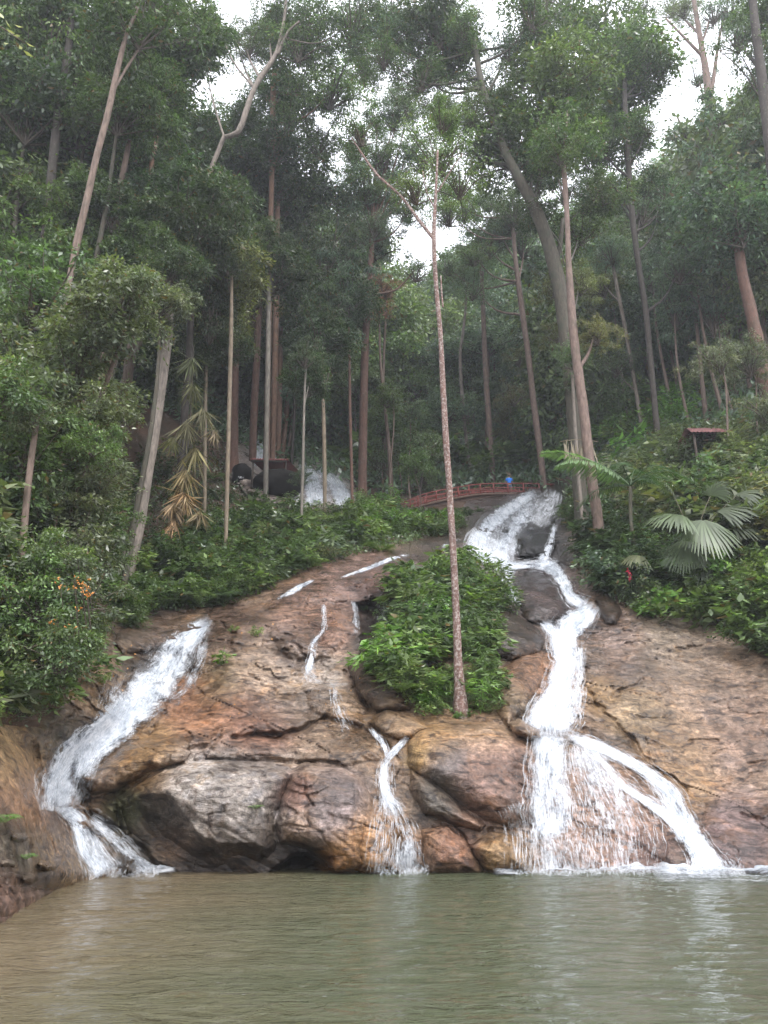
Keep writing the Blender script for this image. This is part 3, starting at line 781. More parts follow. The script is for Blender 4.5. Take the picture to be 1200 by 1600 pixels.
fall([[(637,1150,5,.7),(620,1170,8,.95),(604,1188,9,.95),(600,1215,8,1.0),(606,1245,10,.95),(620,1268,15,.6),(630,1300,22,.45),(632,1325,26,.8),(632,1368,32,.95)],
      [(578,1138,3,.6),(596,1158,6,.85),(606,1182,6,.8)],[(600,1190,14,.4),(602,1250,16,.4),(600,1310,24,.35),(590,1368,20,.6)]], 'narrow broken trickle between the reddish and rounded brown boulders')
fall([[(492,906,2,.8),(474,914,5,.9),(455,925,6,.9),(432,936,3,.7)],[(640,866,2,.8),(612,873,4,.95),(582,885,5,.95),(552,896,3,.8),(530,903,2,.6)],[(720,842,3,.8),(700,850,4,.9),(690,854,3,.8)]], 'white rivulets along the top edge of the dome')
fall([[(552,938,4,.45),(556,965,5,.5),(556,990,4,.4)],[(600,930,6,.45),(598,955,7,.4),(598,990,8,.3)]], 'thin veil in the dark notch of the dome', off=.1)
fall([[(868,766,10,.5),(858,785,16,.55),(846,806,16,.55),(838,820,10,.5)],
      [(838,768,7,1.0),(815,782,12,1.0),(790,800,15,1.0),(765,820,17,1.0),(752,842,18,1.0),(755,862,16,1.0),(775,882,18,1.1)],
      [(852,772,26,.55),(818,803,34,.6),(778,838,36,.66),(766,872,32,.7)],
      [(835,785,12,.8),(815,808,14,.8),(800,830,12,.8),(785,855,18,.9),(780,880,22,1)],
      [(745,825,8,.7),(735,850,10,.7),(745,872,10,.6)],
      [(867,818,4,.95),(861,845,5,1),(853,866,8,1),(848,878,12,1)],[(800,838,6,.7),(802,868,7,.6)]], 'upper right cascade foaming down below the bridge', off=.15)
fall([[(765,882,12,.9),(795,884,12,.9),(830,882,10,.8),(862,888,14,1.0),(880,908,12,1),(892,932,12,1),(915,948,16,1.0)],
      [(800,890,8,.9),(790,910,10,1),(800,930,10,.8),(812,946,6,.5)],[(840,874,10,.9),(870,886,12,.9)]], 'white water rounding the dark boulder of the right cascade', off=.12)
fall([[(932,944,12,1.0),(912,962,22,1.1),(888,985,28,1.1),(880,1010,24,1.2),(884,1035,22,1.2),(876,1062,26,1.2),(872,1090,34,1.2),(866,1120,42,1.2),(864,1150,36,1.1)],
      [(845,972,6,1),(868,988,14,1),(878,1010,16,1.0)],[(905,1010,10,.6),(905,1050,10,.6),(900,1090,14,.7),(895,1130,14,.5)],[(850,1090,14,.7),(830,1135,16,.7)]], 'main white waterfall in the middle of the right cascade', spray=1.3)
fall([[(864,1145,32,1.1),(858,1175,34,.95),(858,1215,38,.82),(862,1260,42,.8),(864,1295,46,.85),(866,1310,44,.3)],
      [(905,1160,24,.75),(930,1210,42,.66),(950,1260,56,.60),(965,1300,62,.56),(975,1366,66,.5)],
      [(845,1290,34,.4),(850,1330,40,.55),(852,1368,42,.75)],[(800,1255,22,.35),(812,1290,24,.4),(816,1366,26,.45)],[(900,1300,40,.4),(905,1368,44,.6)]],
     'wide thin fan of water spreading over the lower rock', spray=.8)
fall([[(885,1150,8,.9),(925,1163,11,1.1),(970,1183,11,1.1),(1010,1205,14,1),(1044,1235,18,1.0),(1064,1270,19,1.05),(1084,1310,21,1.1),(1102,1345,28,1.15),(1112,1370,40,1.1)],
      [(925,1172,7,.8),(972,1225,8,.8),(1015,1255,10,.95),(1052,1282,13,1),(1074,1315,14,1)],[(1010,1200,6,.5),(1030,1240,10,.45),(1050,1270,8,.6)]], 'bright water chute on the right side of the fan', spray=1.3)

# foam where the falls meet the pool
def foam(u0, u1, v0, v1, label, seed, dens=.9):
    n, m = int((u1 - u0) / 2.5), int((v1 - v0) / 1.2) + 6
    U, Vv = np.meshgrid(np.linspace(u0, u1, n), np.linspace(v0, v1, m))
    a, b, _ = ray(U, Vv); Y = -(EYE - 0.03) / b; X = a * Y
    t = np.linspace(0, 1, m)[:, None] + 0 * U; sx = np.linspace(0, 1, n)[None] + 0 * U
    nn = fbm(np.stack([X * 1.4, Y * 1.4, 0 * X + seed], -1), 4); n2 = fbm(np.stack([X * 7, Y * 7, 0 * X + seed], -1), 3)
    Z = 0.03 + 0.26 * np.clip(1 - t * 1.5, 0, 1) * np.clip(0.5 + nn * 1.3, 0, 2) + 0.04 * n2 * (1 - t)
    d = dens * (1.25 - t * 1.35) + nn * 0.5
    al = np.clip(np.minimum(sx, 1 - sx) * 10, 0, 1) * np.clip((1 - t) * 3, 0, 1)
    A = np.stack([np.clip(d, 0, 1.2), al, 0 * d, 1 + 0 * d], -1)
    V = np.stack([X, Y, Z], -1).reshape(-1, 3); c0 = V.mean(0); c0[2] = 0
    uv = np.stack([Y * 0.6, X * 0.35], -1).reshape(-1, 2)
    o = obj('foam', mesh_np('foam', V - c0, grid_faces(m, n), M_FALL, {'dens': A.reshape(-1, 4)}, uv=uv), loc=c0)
    o['kind'] = 'stuff'; o['label'] = label
foam(125, 275, 1357, 1379, 'foam below the left waterfall', 1)
foam(560, 690, 1355, 1371, 'foam below the middle trickle', 2)
foam(770, 1060, 1355, 1376, 'foam line under the fan of water', 3)
foam(1020, 1330, 1352, 1392, 'churning foam under the right chute', 4, 1.0)
def splash(u0, u1, v, n, hgt, label):
    S = []
    for _ in range(n):
        u = rng.uniform(u0, u1); vv = v + rng.uniform(-2, 5); a, b, _c = ray(u, vv); Y = -(EYE - .02) / b
        c = np.array([a * Y, Y - rng.rand() * .3, .02 + abs(rng.normal(0, hgt))]); r = rng.uniform(.006, .024); l = rng.uniform(1, 3.5)
        an = rng.uniform(.6, 2.5); dx, dz = math.cos(an) * r * l, math.sin(an) * r * l
        S.append([c + [dx, 0, dz], c + [-dz * .4, 0, dx * .4], c - [dx, 0, dz], c + [dz * .4, 0, -dx * .4]])
    S = np.array(S).reshape(-1, 3); c0 = S.mean(0); c0[2] = 0
    o = obj('splash', mesh_np('splash', S - c0, np.arange(len(S)).reshape(-1, 4), M_SPRAY, smooth=False), loc=c0); o['kind'] = 'stuff'; o['label'] = label
splash(135, 250, 1366, 500, .10, 'droplets thrown up under the left waterfall')
splash(590, 668, 1362, 380, .08, 'droplets thrown up under the middle trickle')
splash(800, 1060, 1362, 1100, .08, 'droplets thrown up under the fan of water')
splash(1070, 1160, 1366, 800, .16, 'droplets thrown up under the right chute')
# loose spots of foam floating on the pool
S = []
for _ in range(70):
    u = rng.uniform(0, 1200); v = 1372 + 200 * rng.rand() ** 2.2
    a, b, _ = ray(u, v); Y = -(EYE - 0.025) / b; X = a * Y; r = rng.uniform(.006, .018)
    th = np.linspace(0, 2 * math.pi, 5)[:-1] + rng.rand()
    S.append(np.stack([X + r * np.cos(th) * 1.6, Y + r * np.sin(th), 0.026 + 0 * th], -1))
o = obj('foam_flecks', mesh_np('foam_flecks', np.array(S).reshape(-1, 3), np.arange(len(S) * 4).reshape(-1, 4), M_SPRAY, smooth=False)); o['kind'] = 'stuff'

# ================================================================== FOLIAGE MESHES
def leaves(cent, dirs, nrm, ln, wd, fold=0.25):
    """rhombic folded leaves -> V, Q"""
    d = dirs / (np.linalg.norm(dirs, axis=1)[:, None] + 1e-9)
    s = np.cross(d, nrm); s /= np.linalg.norm(s, axis=1)[:, None] + 1e-9
    n = np.cross(s, d)
    ln = np.asarray(ln)[:, None]; wd = np.asarray(wd)[:, None]
    a = cent; b = cent + d * ln * .45 + s * wd * .5 - n * wd * fold; t = cent + d * ln; c = cent + d * ln * .45 - s * wd * .5 - n * wd * fold
    V = np.stack([a, b, t, c], 1).reshape(-1, 3)
    return V, np.arange(len(V)).reshape(-1, 4)

def crown_mesh(name, R, nc, per, ln, seed, flat=0.8, cr=0.24, droop=0.5, wr=0.42, shell=0.45, mat=None, lobes=1.0):
    r = np.random.RandomState(seed)
    d = r.normal(size=(nc, 3)); d /= np.linalg.norm(d, axis=1)[:, None]
    rad = r.rand(nc) ** shell
    lob = 1 + 0.45 * lobes * fbm(d * 1.6 + seed * 3.3, 2)
    cc = d * (rad * lob)[:, None] * R * [1, 1, flat]
    V, Q, A = [], [], []
    k = (per * (0.4 + 1.2 * r.rand(nc))).astype(int)
    ci = np.repeat(np.arange(nc), k); n = len(ci)
    cs = R * cr * (0.6 + 0.8 * r.rand(nc))
    off = r.normal(size=(n, 3)) * [1, 1, .5]; off *= (cs[ci] * .55)[:, None]
    p = cc[ci] + off
    # spill down at the edge of each clump
    p[:, 2] -= 0.35 * (off[:, 0] ** 2 + off[:, 1] ** 2) / cs[ci]
    out = off / (np.linalg.norm(off, axis=1)[:, None] + 1e-6)
    dirs = out * [1, 1, .3] + r.normal(size=(n, 3)) * .55 + [0, 0, -droop]
    nr = np.array([0, 0, 1.0]) + r.normal(size=(n, 3)) * .55 + out * .3
    L = ln * (0.6 + 0.8 * r.rand(n))
    V, Q = leaves(p, dirs, nr, L, L * wr)
    col = np.stack([np.repeat(np.clip(r.rand(n), 0, 1), 4), np.repeat(r.rand(nc)[ci], 4), np.repeat(r.rand(n), 4), np.ones(4 * n)], -1)
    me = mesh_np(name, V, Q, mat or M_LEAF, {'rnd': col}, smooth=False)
    # twigs from the bottom centre to the clumps
    tw = []
    root = np.array([0, 0, -R * flat * .75])
    for i in r.permutation(nc)[:min(nc, 26)]:
        mid = root * .35 + cc[i] * .45 + r.normal(size=3) * R * .07
        pts = smooth_path([root, mid, cc[i]], 6)
        tw.append(tube(pts, np.linspace(.022, .006, 6) * R, 4, cap=False))
    tV, tQ = join(tw)
    return me, mesh_np('branches', tV, tQ, M_BARK)

CROWNS = {}
def mk(kind, n, **kw):
    CROWNS[kind] = [crown_mesh('crown', seed=11 + 7 * i + hash_kind[kind], **kw) for i in range(n)]
hash_kind = dict(broad=100, fine=200, dense=300, far=400, drape=500, lace=600)
mk('broad', 4, R=2.5, nc=40, per=105, ln=.25, cr=.23, mat=M_LEAFG)
mk('fine', 4, R=2.5, nc=54, per=105, ln=.17, cr=.17, wr=.36, droop=.8, shell=.6)
mk('dense', 3, R=2.5, nc=58, per=110, ln=.23, cr=.21, shell=.5)
mk('drape', 3, R=2.5, nc=50, per=110, ln=.19, cr=.19, flat=1.5, droop=1.3, shell=.7)
mk('lace', 4, R=2.5, nc=46, per=46, ln=.17, cr=.22, wr=.4, droop=.6, shell=.6, lobes=1.4)
mk('far', 5, R=2.5, nc=60, per=62, ln=.30, cr=.3, wr=.5, flat=1.15, shell=.5)

GREENS = {
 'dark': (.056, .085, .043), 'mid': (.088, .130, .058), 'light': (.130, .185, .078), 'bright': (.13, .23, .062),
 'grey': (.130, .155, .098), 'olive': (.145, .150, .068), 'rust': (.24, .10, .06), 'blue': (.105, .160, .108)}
def tint(t, r=None, j=.18):
    r = r or rng
    c = np.array(GREENS[t]) * (1 + r.uniform(-j, j)) * (1 + r.uniform(-.06, .06, 3)); return tuple(float(x) for x in c)

GAPS = [(322,140,26),(376,48,12),(772,68,20),(748,118,12),(1052,55,30),(1058,150,22),(878,300,14),(908,268,14),(1036,240,18),(740,470,8)]
def add_crown(root, pos_local, radius, kind, tone, sz=1.0, branches=True):
    w = np.array(root.location) + pos_local
    pu, pv = proj(*w); m_ = mpp(pu, pv, w[1]); rp = radius * 1.18 / m_
    for gu, gv, gr in (GAPS if kind != 'lace' else GAPS[:1]):
        du, dv = pu - gu, pv - gv; d = math.hypot(du, dv); need = gr + rp * .8
        if d < need:
            f = (need - d) / (d + 1e-3); du *= f; dv *= f * .6
            pos_local = np.array(pos_local) + [du * m_, 0, -dv * m_]; pu += du; pv += dv
            if rp > 45: radius *= .85; rp *= .85
    cm, bm = CROWNS[kind][rng.randint(len(CROWNS[kind]))]
    s = radius * 1.18 / 2.5; rz = rng.uniform(0, 6.28)
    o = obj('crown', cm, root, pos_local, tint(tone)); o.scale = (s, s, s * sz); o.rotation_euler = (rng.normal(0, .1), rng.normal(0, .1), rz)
    if branches:
        b = obj('branches', bm, root, pos_local, (.10, .08, .06)); b.scale = o.scale; b.rotation_euler = o.rotation_euler
    return o

BARKS = {'pale': ((.20, .165, .135), M_BARK), 'red': ((.125, .065, .045), M_BARK), 'orange': ((.17, .095, .06), M_BARK), 'brown': ((.15, .105, .08), M_BARK),
         'grey': ((.16, .14, .115), M_BARK), 'moss': ((.065, .055, .038), M_BARKMOSS), 'dark': ((.045, .035, .028), M_BARK), 'spot': ((.14, .075, .058), M_BARKSPOT),
         'pink': ((.16, .108, .085), M_BARK), 'tan': ((.18, .14, .095), M_BARK)}

def trunk(pts, Y, bark, root_flare=1.0, extra_down=True, sides=9):
    """pts: (u, v, width px) bottom to top; returns root location, V relative, material"""
    p = np.array(pts, float)
    n = max(10, int(abs(p[0, 1] - p[-1, 1]) / 16))
    s = smooth_path(p, n)
    Yv = np.full(n, float(Y))
    X = P(s[:, 0], s[:, 1], Yv)
    r = s[:, 2] / 2 * mpp(s[:, 0], s[:, 1], Yv)
    return X, r

TREES = []
def traced(pts, label, bark='brown', Y=None, crowns=(), name='tree', flare=0.0, group='tall rainforest trees with trunks in view', limbs=(), kind='fine', sides=9, topc=30):
    """a tree whose trunk is seen in the photograph"""
    u0, v0 = pts[0][:2]
    if Y is None: Y = float(D0(u0, v0)) - 0.1
    X, r = trunk(pts, Y, bark)
    gz = groundZ(X[0, 0], X[0, 1])
    if X[0, 2] > gz + 0.2:      # foot hidden: carry the trunk on down to the ground
        k = max(2, int((X[0, 2] - gz) / 1.2))
        d = X[0] - X[2]; sl = np.clip(d[0] / (abs(d[2]) + 1e-6), -.25, .25)
        zz = np.linspace(gz - .3, X[0, 2], k, endpoint=False)
        low = np.stack([X[0, 0] + sl * (X[0, 2] - zz), np.full(k, X[0, 1]), zz], -1)
        X = np.vstack([low, X]); r = np.concatenate([np.linspace(r[0] * 1.15, r[0], k), r])
    else:
        X = np.vstack([X[0] - [0, 0, .5], X]); r = np.concatenate([[r[0] * 1.1], r])
    h = X[:, 2] - X[0, 2]
    r = r * (1 + flare * np.exp(-h / 0.7))
    root = empty(name, X[0], label, 'tree', group)
    V, Q = tube(X - X[0], r, sides, wob=.10, seed=rng.randint(99))
    col, mat = BARKS[bark]
    t = obj('trunk', mesh_np('trunk', V, Q, mat), root, color=col)
    for lb in limbs:            # limbs: lists of (u, v, w)
        lx, lr = trunk(lb, Y, bark)
        lx[:, 1] += np.linspace(0, rng.uniform(-1, 1), len(lx))
        V, Q = tube(lx - X[0], lr, 7, wob=.08)
        obj('limb', mesh_np('limb', V, Q, mat), root, color=col)
    if crowns and topc:
        k0 = crowns[0]; tp = X[-1] + [0, -.35, 0]; pu, pv = proj(*tp)
        add_crown(root, tp - X[0], topc * mpp(pu, pv, tp[1]), k0[4] if len(k0) > 4 else kind, k0[3], 1.15)
    for c in crowns:
        cu, cv, cr, tone = c[:4]; kd = c[4] if len(c) > 4 else kind
        yy = Y + rng.uniform(.3, 3.0)
        pc = P(cu, cv, yy)
        add_crown(root, pc - X[0], cr * mpp(cu, cv, yy), kd, tone)
    TREES.append((root, X, r, Y, bark))
    return root, X, Y

_tw = {}
def mass(u, v, rpx, tone, Y, kind='broad', label=None, group=None, sz=1.0, bark='brown', name='tree'):
    """a tree known by its crown: stands on the hillside under it"""
    c = P(u, v, Y); g = groundZ(c[0], c[1])
    R = rpx * mpp(u, v, Y)
    lean = rng.uniform(-.06, .06) * (c[2] - g)
    base = np.array([c[0] + lean, c[1], g - .2])
    if Y < 28.5:
        bx, by = c[0] - 1.6 - rng.rand(), c[1] + 1.5 + rng.rand() * 2
        base = np.array([bx, by, groundZ(bx, by) - .2])
    root = empty(name, base, label, 'tree', group)
    n = 10; t = np.linspace(0, 1, n)[:, None]
    path = (base * (1 - t) + (c + [0, 0, R * .3]) * t); path[:, 0] += .25 * np.sin(t[:, 0] * 5 + rng.rand() * 6)
    Hh = max(1.0, c[2] - g)
    rr = np.linspace(1, .35, n) * np.clip(Hh * .011, .04, .22)
    V, Q = tube(path - base, rr, 7, wob=.1, seed=rng.randint(99))
    col, mat = BARKS[bark]
    obj('trunk', mesh_np('trunk', V, Q, mat), root, color=col)
    add_crown(root, c - base, R, kind, tone, sz)
    return root

# ------------------------------------------------------------------ trees whose trunks are traced
L_ = traced
L_([(720,1106,21),(716,1040,14),(713,960,12),(708,860,11),(702,760,10),(697,690,10),(692,600,9),(688,520,7.5),(681,440,7),(678,370,6.5),(681,300,4.5),(684,235,3)],
   'slender tree with white blotched red bark growing in front of the falls', 'spot', Y=float(DG(720, 1106)) - .35, name='slender_tree', flare=.35,
   limbs=[[(679,375,6),(655,340,5),(625,295,4),(592,262,4),(568,225,3),(548,190,2)],[(692,480,3),(690,455,3),(689,430,2)],[(682,330,3),(668,290,2),(662,245,2)],[(684,300,3),(705,270,2),(722,250,1.5)]],
   topc=0, crowns=[(685,240,62,'light','lace'),(650,290,50,'light','lace'),(715,280,50,'light','lace'),(565,205,46,'mid','lace'),(690,190,40,'light','fine')])
L_([(196,905,22),(205,865,21),(214,830,21),(228,750,19),(245,650,17),(262,530,14),(265,470,12),(266,430,10)],
   'leaning pale brown tree with buttress roots left of the bank', 'pale', flare=.5,
   limbs=[[(205,850,12),(192,885,14),(184,912,10)],[(222,820,8),(210,870,9),(198,925,7)]], topc=44, crowns=[(275,300,70,'dark','dense'),(320,340,60,'dark','dense'),(240,400,50,'mid','dense')])
L_([(60,640,10),(95,500,9),(108,440,10),(120,380,11),(135,315,11),(152,240,10),(168,180,10),(181,120,9),(196,60,7),(215,10,5),(225,-60,4)],
   'tall pale trunk leaning right through the upper left foliage', 'brown', Y=29, crowns=[(215,40,70,'mid','broad'),(250,-10,70,'mid','fine')],
   limbs=[[(178,140,5),(195,95,4),(215,50,3)]])
L_([(62,480,13),(70,380,14),(78,300,14),(84,240,14),(92,170,13),(104,100,12),(112,20,10),(116,-60,8)], 'thick mossy tree in the top left corner', 'dark', Y=32.5, crowns=[(90,30,90,'dark','broad'),(60,110,80,'mid','drape')])
L_([(170,440,8),(178,345,9),(188,290,9),(200,230,8),(208,170,7)], 'dim brown trunk behind the tall leaning pale trunk', 'brown', Y=33.5, crowns=[(210,130,60,'mid','fine')])
L_([(228,300,7),(236,262,8),(243,215,8),(250,150,6)], 'short glimpse of orange brown trunk in the dark left foliage', 'orange', Y=37, crowns=[(255,110,55,'dark','broad')])
L_([(190,660,17),(198,600,16),(204,550,15),(216,480,12),(224,400,10),(232,300,9)], 'brown leaning trunk behind the buttressed tree', 'brown', Y=44, crowns=[(235,280,60,'mid','fine')], limbs=[[(200,590,5),(188,620,4),(178,640,2)]])
L_([(352,882,6),(355,760,7),(358,640,7),(361,520,7),(362,420,5)], 'thin straight pale trunk on the left bank', 'tan', crowns=[(362,400,50,'dark','fine')], sides=7)
L_([(320,838,5),(320,740,6),(321,620,6),(323,520,5),(326,420,4)], 'thin pale trunk beside the dead hanging fronds', 'tan', crowns=[(325,420,50,'mid','fine')], sides=7)
L_([(364,745,17),(365,640,15),(367,520,14),(369,420,12),(371,300,10),(373,200,9)], 'thick red brown trunk with flared base on the left bank', 'red', flare=1.3, crowns=[(360,260,70,'dark','dense'),(380,180,60,'mid','fine')])
L_([(394,735,12),(397,640,12),(402,540,11),(406,430,10),(412,300,8)], 'red brown trunk just left of the red roofed shelter', 'red', crowns=[(410,330,60,'dark','dense')])
L_([(415,798,8),(416,700,8),(418,600,8),(420,480,7),(422,380,6)], 'grey brown trunk rising in front of the shelter', 'grey', crowns=[(425,430,55,'dark','dense')])
L_([(425,760,8),(427,660,9),(430,540,10),(432,430,10),(434,300,8)], 'orange brown trunk left of a close pair beside the shelter', 'orange', crowns=[(440,300,70,'dark','broad')])
L_([(434,725,9),(436,620,10),(438,500,9),(440,400,8)], 'orange trunk right of a close pair beside the shelter', 'orange', crowns=[(445,380,60,'dark','dense')])
L_([(440,722,8),(448,640,8),(455,570,7),(462,480,6)], 'slightly leaning red brown trunk right of the close pair', 'orange', crowns=[(465,440,50,'dark','dense')])
L_([(455,735,5),(458,680,5),(461,620,5),(464,520,4)], 'dark slim trunk at the right end of the shelter roof', 'dark', crowns=[(468,560,35,'dark','dense')])
L_([(470,838,5),(473,740,5),(475,640,4),(478,560,4)], 'very thin grey trunk left of the far waterfall', 'grey', crowns=[(470,745,20,'dark','fine'),(480,590,34,'dark','dense')], sides=6)
L_([(508,803,6),(507,720,7),(505,620,6),(503,520,5)], 'thin tan trunk in front of the far waterfall', 'tan', crowns=[(505,530,42,'dark','dense')], sides=7)
L_([(551,796,5),(549,720,5),(547,640,5),(546,560,4),(545,480,3)], 'thin reddish trunk right of the far waterfall', 'red', crowns=[(545,470,48,'dark','dense')], sides=7)
L_([(566,782,15),(567,700,14),(569,600,13),(571,530,12),(576,460,10),(582,360,8)], 'stout reddish trunk with dark foot right of the far waterfall', 'red', flare=.4, crowns=[(585,380,50,'blue','fine'),(570,300,60,'blue','fine')])
L_([(527,705,3.5),(523,660,3.5),(519,620,3),(514,560,3)], 'far pale thin leaning trunk above the far waterfall', 'pale', Y=92, crowns=[(512,540,24,'blue','far')], sides=5)
L_([(770,752,9),(767,700,9),(761,620,9),(757,540,8),(754,460,7),(751,380,6)], 'straight reddish trunk behind the bridge left of the person', 'pink', Y=72, crowns=[(752,390,36,'blue','fine'),(785,650,22,'olive','fine'),(770,680,16,'olive','fine')])
L_([(736,745,6),(729,690,6),(723,630,6),(719,560,5),(722,530,5),(727,490,4),(729,440,4)], 'crooked pale trunk behind the bridge', 'pale', Y=76, crowns=[(728,430,30,'blue','fine')], sides=7)
L_([(850,760,10),(843,700,10),(835,640,10),(826,560,9),(815,480,9),(806,410,7),(800,340,6)], 'pale leaning trunk at the right end of the bridge', 'pink', crowns=[(800,340,44,'mid','fine'),(800,620,26,'olive','fine'),(810,560,22,'olive','fine')])
L_([(940,858,17),(932,800,17),(922,730,16),(914,660,16),(906,600,15),(898,540,14),(892,470,12),(888,400,9),(886,340,8),(880,250,8)],
   'tall pinkish trunk rising from the right bank behind the palm', 'pink', flare=.2, crowns=[(890,240,70,'mid','broad')])
L_([(913,845,6),(907,780,6),(902,720,6),(897,640,5),(893,560,5)], 'thin pale trunk just left of the pinkish trunk', 'pale', crowns=[(893,600,20,'mid','fine')], sides=7)
L_([(900,700,20),(893,620,21),(886,540,22),(876,460,22),(862,400,22),(846,350,20),(828,310,18),(806,270,15),(786,230,13),(768,180,12),(752,130,10),(740,60,8)],
   'massive mossy tree leaning left over the right cascade', 'moss', Y=42, limbs=[[(880,470,10),(868,430,8),(876,380,7),(880,340,6)],[(835,320,10),(850,260,8),(880,200,7),(910,150,6)],[(850,355,8),(872,380,3),(880,420,2)]],
   crowns=[(800,230,60,'mid','broad'),(760,140,60,'dark','broad'),(850,180,70,'mid','broad'),(845,330,34,'dark','broad'),(865,450,34,'olive','fine'),(740,60,70,'dark','broad')])
L_([(897,560,6),(894,480,6),(890,420,6),(888,360,5),(886,300,5)], 'twin slim trunk beside the massive mossy tree', 'grey', Y=44, crowns=[(900,300,44,'mid','broad')])
L_([(1016,560,9),(1008,480,9),(997,410,9),(988,340,9),(982,260,9),(977,180,8),(975,100,6)], 'dark trunk against bright sky in the right canopy', 'dark', Y=50,
   limbs=[[(985,330,5),(960,290,4),(930,270,3),(905,240,2)],[(980,240,5),(1000,200,3),(1020,180,2)]], crowns=[(975,110,66,'mid','broad'),(930,190,60,'mid','broad'),(1000,60,50,'mid','broad')])
L_([(1230,760,24),(1212,680,22),(1196,610,20),(1184,540,20),(1172,480,18),(1160,430,16),(1150,360,14)], 'thick red brown trunk by the right frame edge', 'red', Y=46, topc=60, crowns=[(1150,330,80,'blue','broad'),(1190,380,80,'grey','broad')])
L_([(1150,650,13),(1142,580,13),(1134,520,13),(1124,440,12),(1114,350,12),(1111,270,13),(1109,190,13),(1104,120,11),(1094,60,8),(1084,0,7),(1078,-50,5)],
   'tall hazy forked tree against the sky on the right', 'pink', Y=58, topc=0, limbs=[[(1108,170,8),(1118,110,6),(1128,50,4),(1140,0,3)],[(1100,90,6),(1070,60,4),(1040,30,3)],[(1112,280,6),(1080,230,4),(1060,180,3)]],
   crowns=[(1120,290,50,'blue','fine'),(1140,20,40,'blue','fine'),(1060,30,30,'grey','fine')])
L_([(1226,420,18),(1212,300,18),(1200,200,17),(1190,120,15),(1180,40,13),(1172,-40,11)], 'dark leaning trunk in the top right corner', 'dark', Y=40, crowns=[(1190,110,60,'mid','drape'),(1215,0,60,'mid','broad')])
L_([(966,480,6),(960,430,6),(1000,600,4)][:2] + [(955,380,5)], 'faint far trunk right of the mossy tree', 'grey', Y=78, crowns=[(955,370,30,'blue','far')], sides=6)
L_([(990,590,6),(978,520,6),(966,460,6),(955,400,5)], 'slanting pale trunk above the bright green shrubs', 'pale', Y=60, crowns=[(952,390,40,'blue','fine')], sides=7)
L_([(30,985,11),(33,900,12),(38,820,11),(46,740,10),(58,650,9)], 'short brown trunk low in the left thicket', 'brown', crowns=[(60,620,75,'grey','broad'),(40,700,70,'mid','broad')])
L_([(76,960,8),(80,900,8),(84,840,7),(90,780,6)], 'slim brown trunk inside the left thicket', 'brown', crowns=[(95,770,60,'grey','broad')])
L_([(350,214,7),(372,207,9),(384,175,9),(397,138,8),(416,108,8),(432,82,6),(444,30,5),(450,-40,4)][::-1][::-1], 'pale curved limb tree bending through the upper canopy', 'pale', Y=44,
   limbs=[[(434,85,5),(450,60,4),(470,50,3)]], crowns=[(430,30,55,'mid','fine'),(470,70,60,'mid','fine')])
L_([(424,300,8),(427,150,9),(429,110,8),(430,60,6)], 'short orange trunk glimpse beside the curved pale limb', 'orange', Y=52, crowns=[(440,150,50,'dark','broad')])
L_([(655,780,4),(660,740,4),(662,700,3)], 'little sapling beside the left end of the bridge', 'dark', crowns=[(665,745,20,'light','broad'),(655,700,26,'light','broad')], sides=6)
L_([(276,905,9),(280,800,11),(284,700,12),(292,600,12),(298,500,10),(300,400,9)], 'dark trunk draped with dead hanging fronds', 'dark', Y=38, crowns=[(300,430,60,'dark','dense'),(330,480,50,'dark','drape')])

# ------------------------------------------------------------------ trees known by their crowns
ORD = ['first', 'second', 'third', 'fourth', 'fifth', 'sixth', 'seventh', 'eighth', 'ninth', 'tenth', 'eleventh', 'twelfth', 'thirteenth', 'fourteenth', 'fifteenth', 'sixteenth']
SHADE = {'dark': 'dark green', 'mid': 'mid green', 'light': 'light green', 'grey': 'grey green', 'olive': 'olive green', 'blue': 'bluish green', 'rust': 'rust red', 'bright': 'bright green'}
def attach(lst, kind, umax=130):
    """foliage masses that belong to the tall trees whose trunks are traced: a limb and a crown each"""
    for q in lst:
        u, v, rp, tone = q[:4]; best = None
        for root, X, r, Y, bark in TREES:
            if not 34 < Y < 70: continue
            pu, pv = proj(X[:, 0], X[:, 1], X[:, 2])
            ok = pv > v + 15
            if not ok.any(): continue
            d = (pu - u) ** 2 + ((pv - v - 50) * .8) ** 2; d = np.where(ok, d, 1e9); i = int(d.argmin())
            if best is None or d[i] < best[0]: best = (d[i], root, X, r, Y, bark, i)
        d, root, X, r, Y, bark, i = best
        yy = Y + rng.uniform(-.5, 4.0); c = P(u, v, yy); R = rp * mpp(u, v, yy)
        a = X[i]; mid = a * .45 + c * .55 + [0, 0, -.25 * abs(c[0] - a[0])]
        V, Q = tube(smooth_path([a, mid, c], 9) - X[0], np.linspace(min(r[i] * .55, .16), .03, 9), 6, wob=.08)
        col, mat = BARKS[bark]
        obj('limb', mesh_np('limb', V, Q, mat), root, color=col)
        add_crown(root, c - X[0], R, kind, tone)
def masses(lst, Y, kind, label, group, bark='brown'):
    order = {id(q): k for k, q in enumerate(sorted(lst, key=lambda q: q[0]))}
    base = label
    for q in lst:
        k = order[id(q)]
        if len(lst) > 2:
            label = '%s%s tree, %s from left of the %s' % ('large ' if q[2] >= 75 else 'small ' if q[2] < 50 else '', SHADE[q[3]], ORD[k], group)
            if len(label.split()) > 16: label = label.replace('large ', '').replace('small ', '')
        u, v, r, tone = q[:4]; yy = Y * (1 + rng.uniform(-.07, .07)) if len(q) < 5 else q[4]
        mass(u, v, r, tone, yy, kind, label, group, bark=bark)
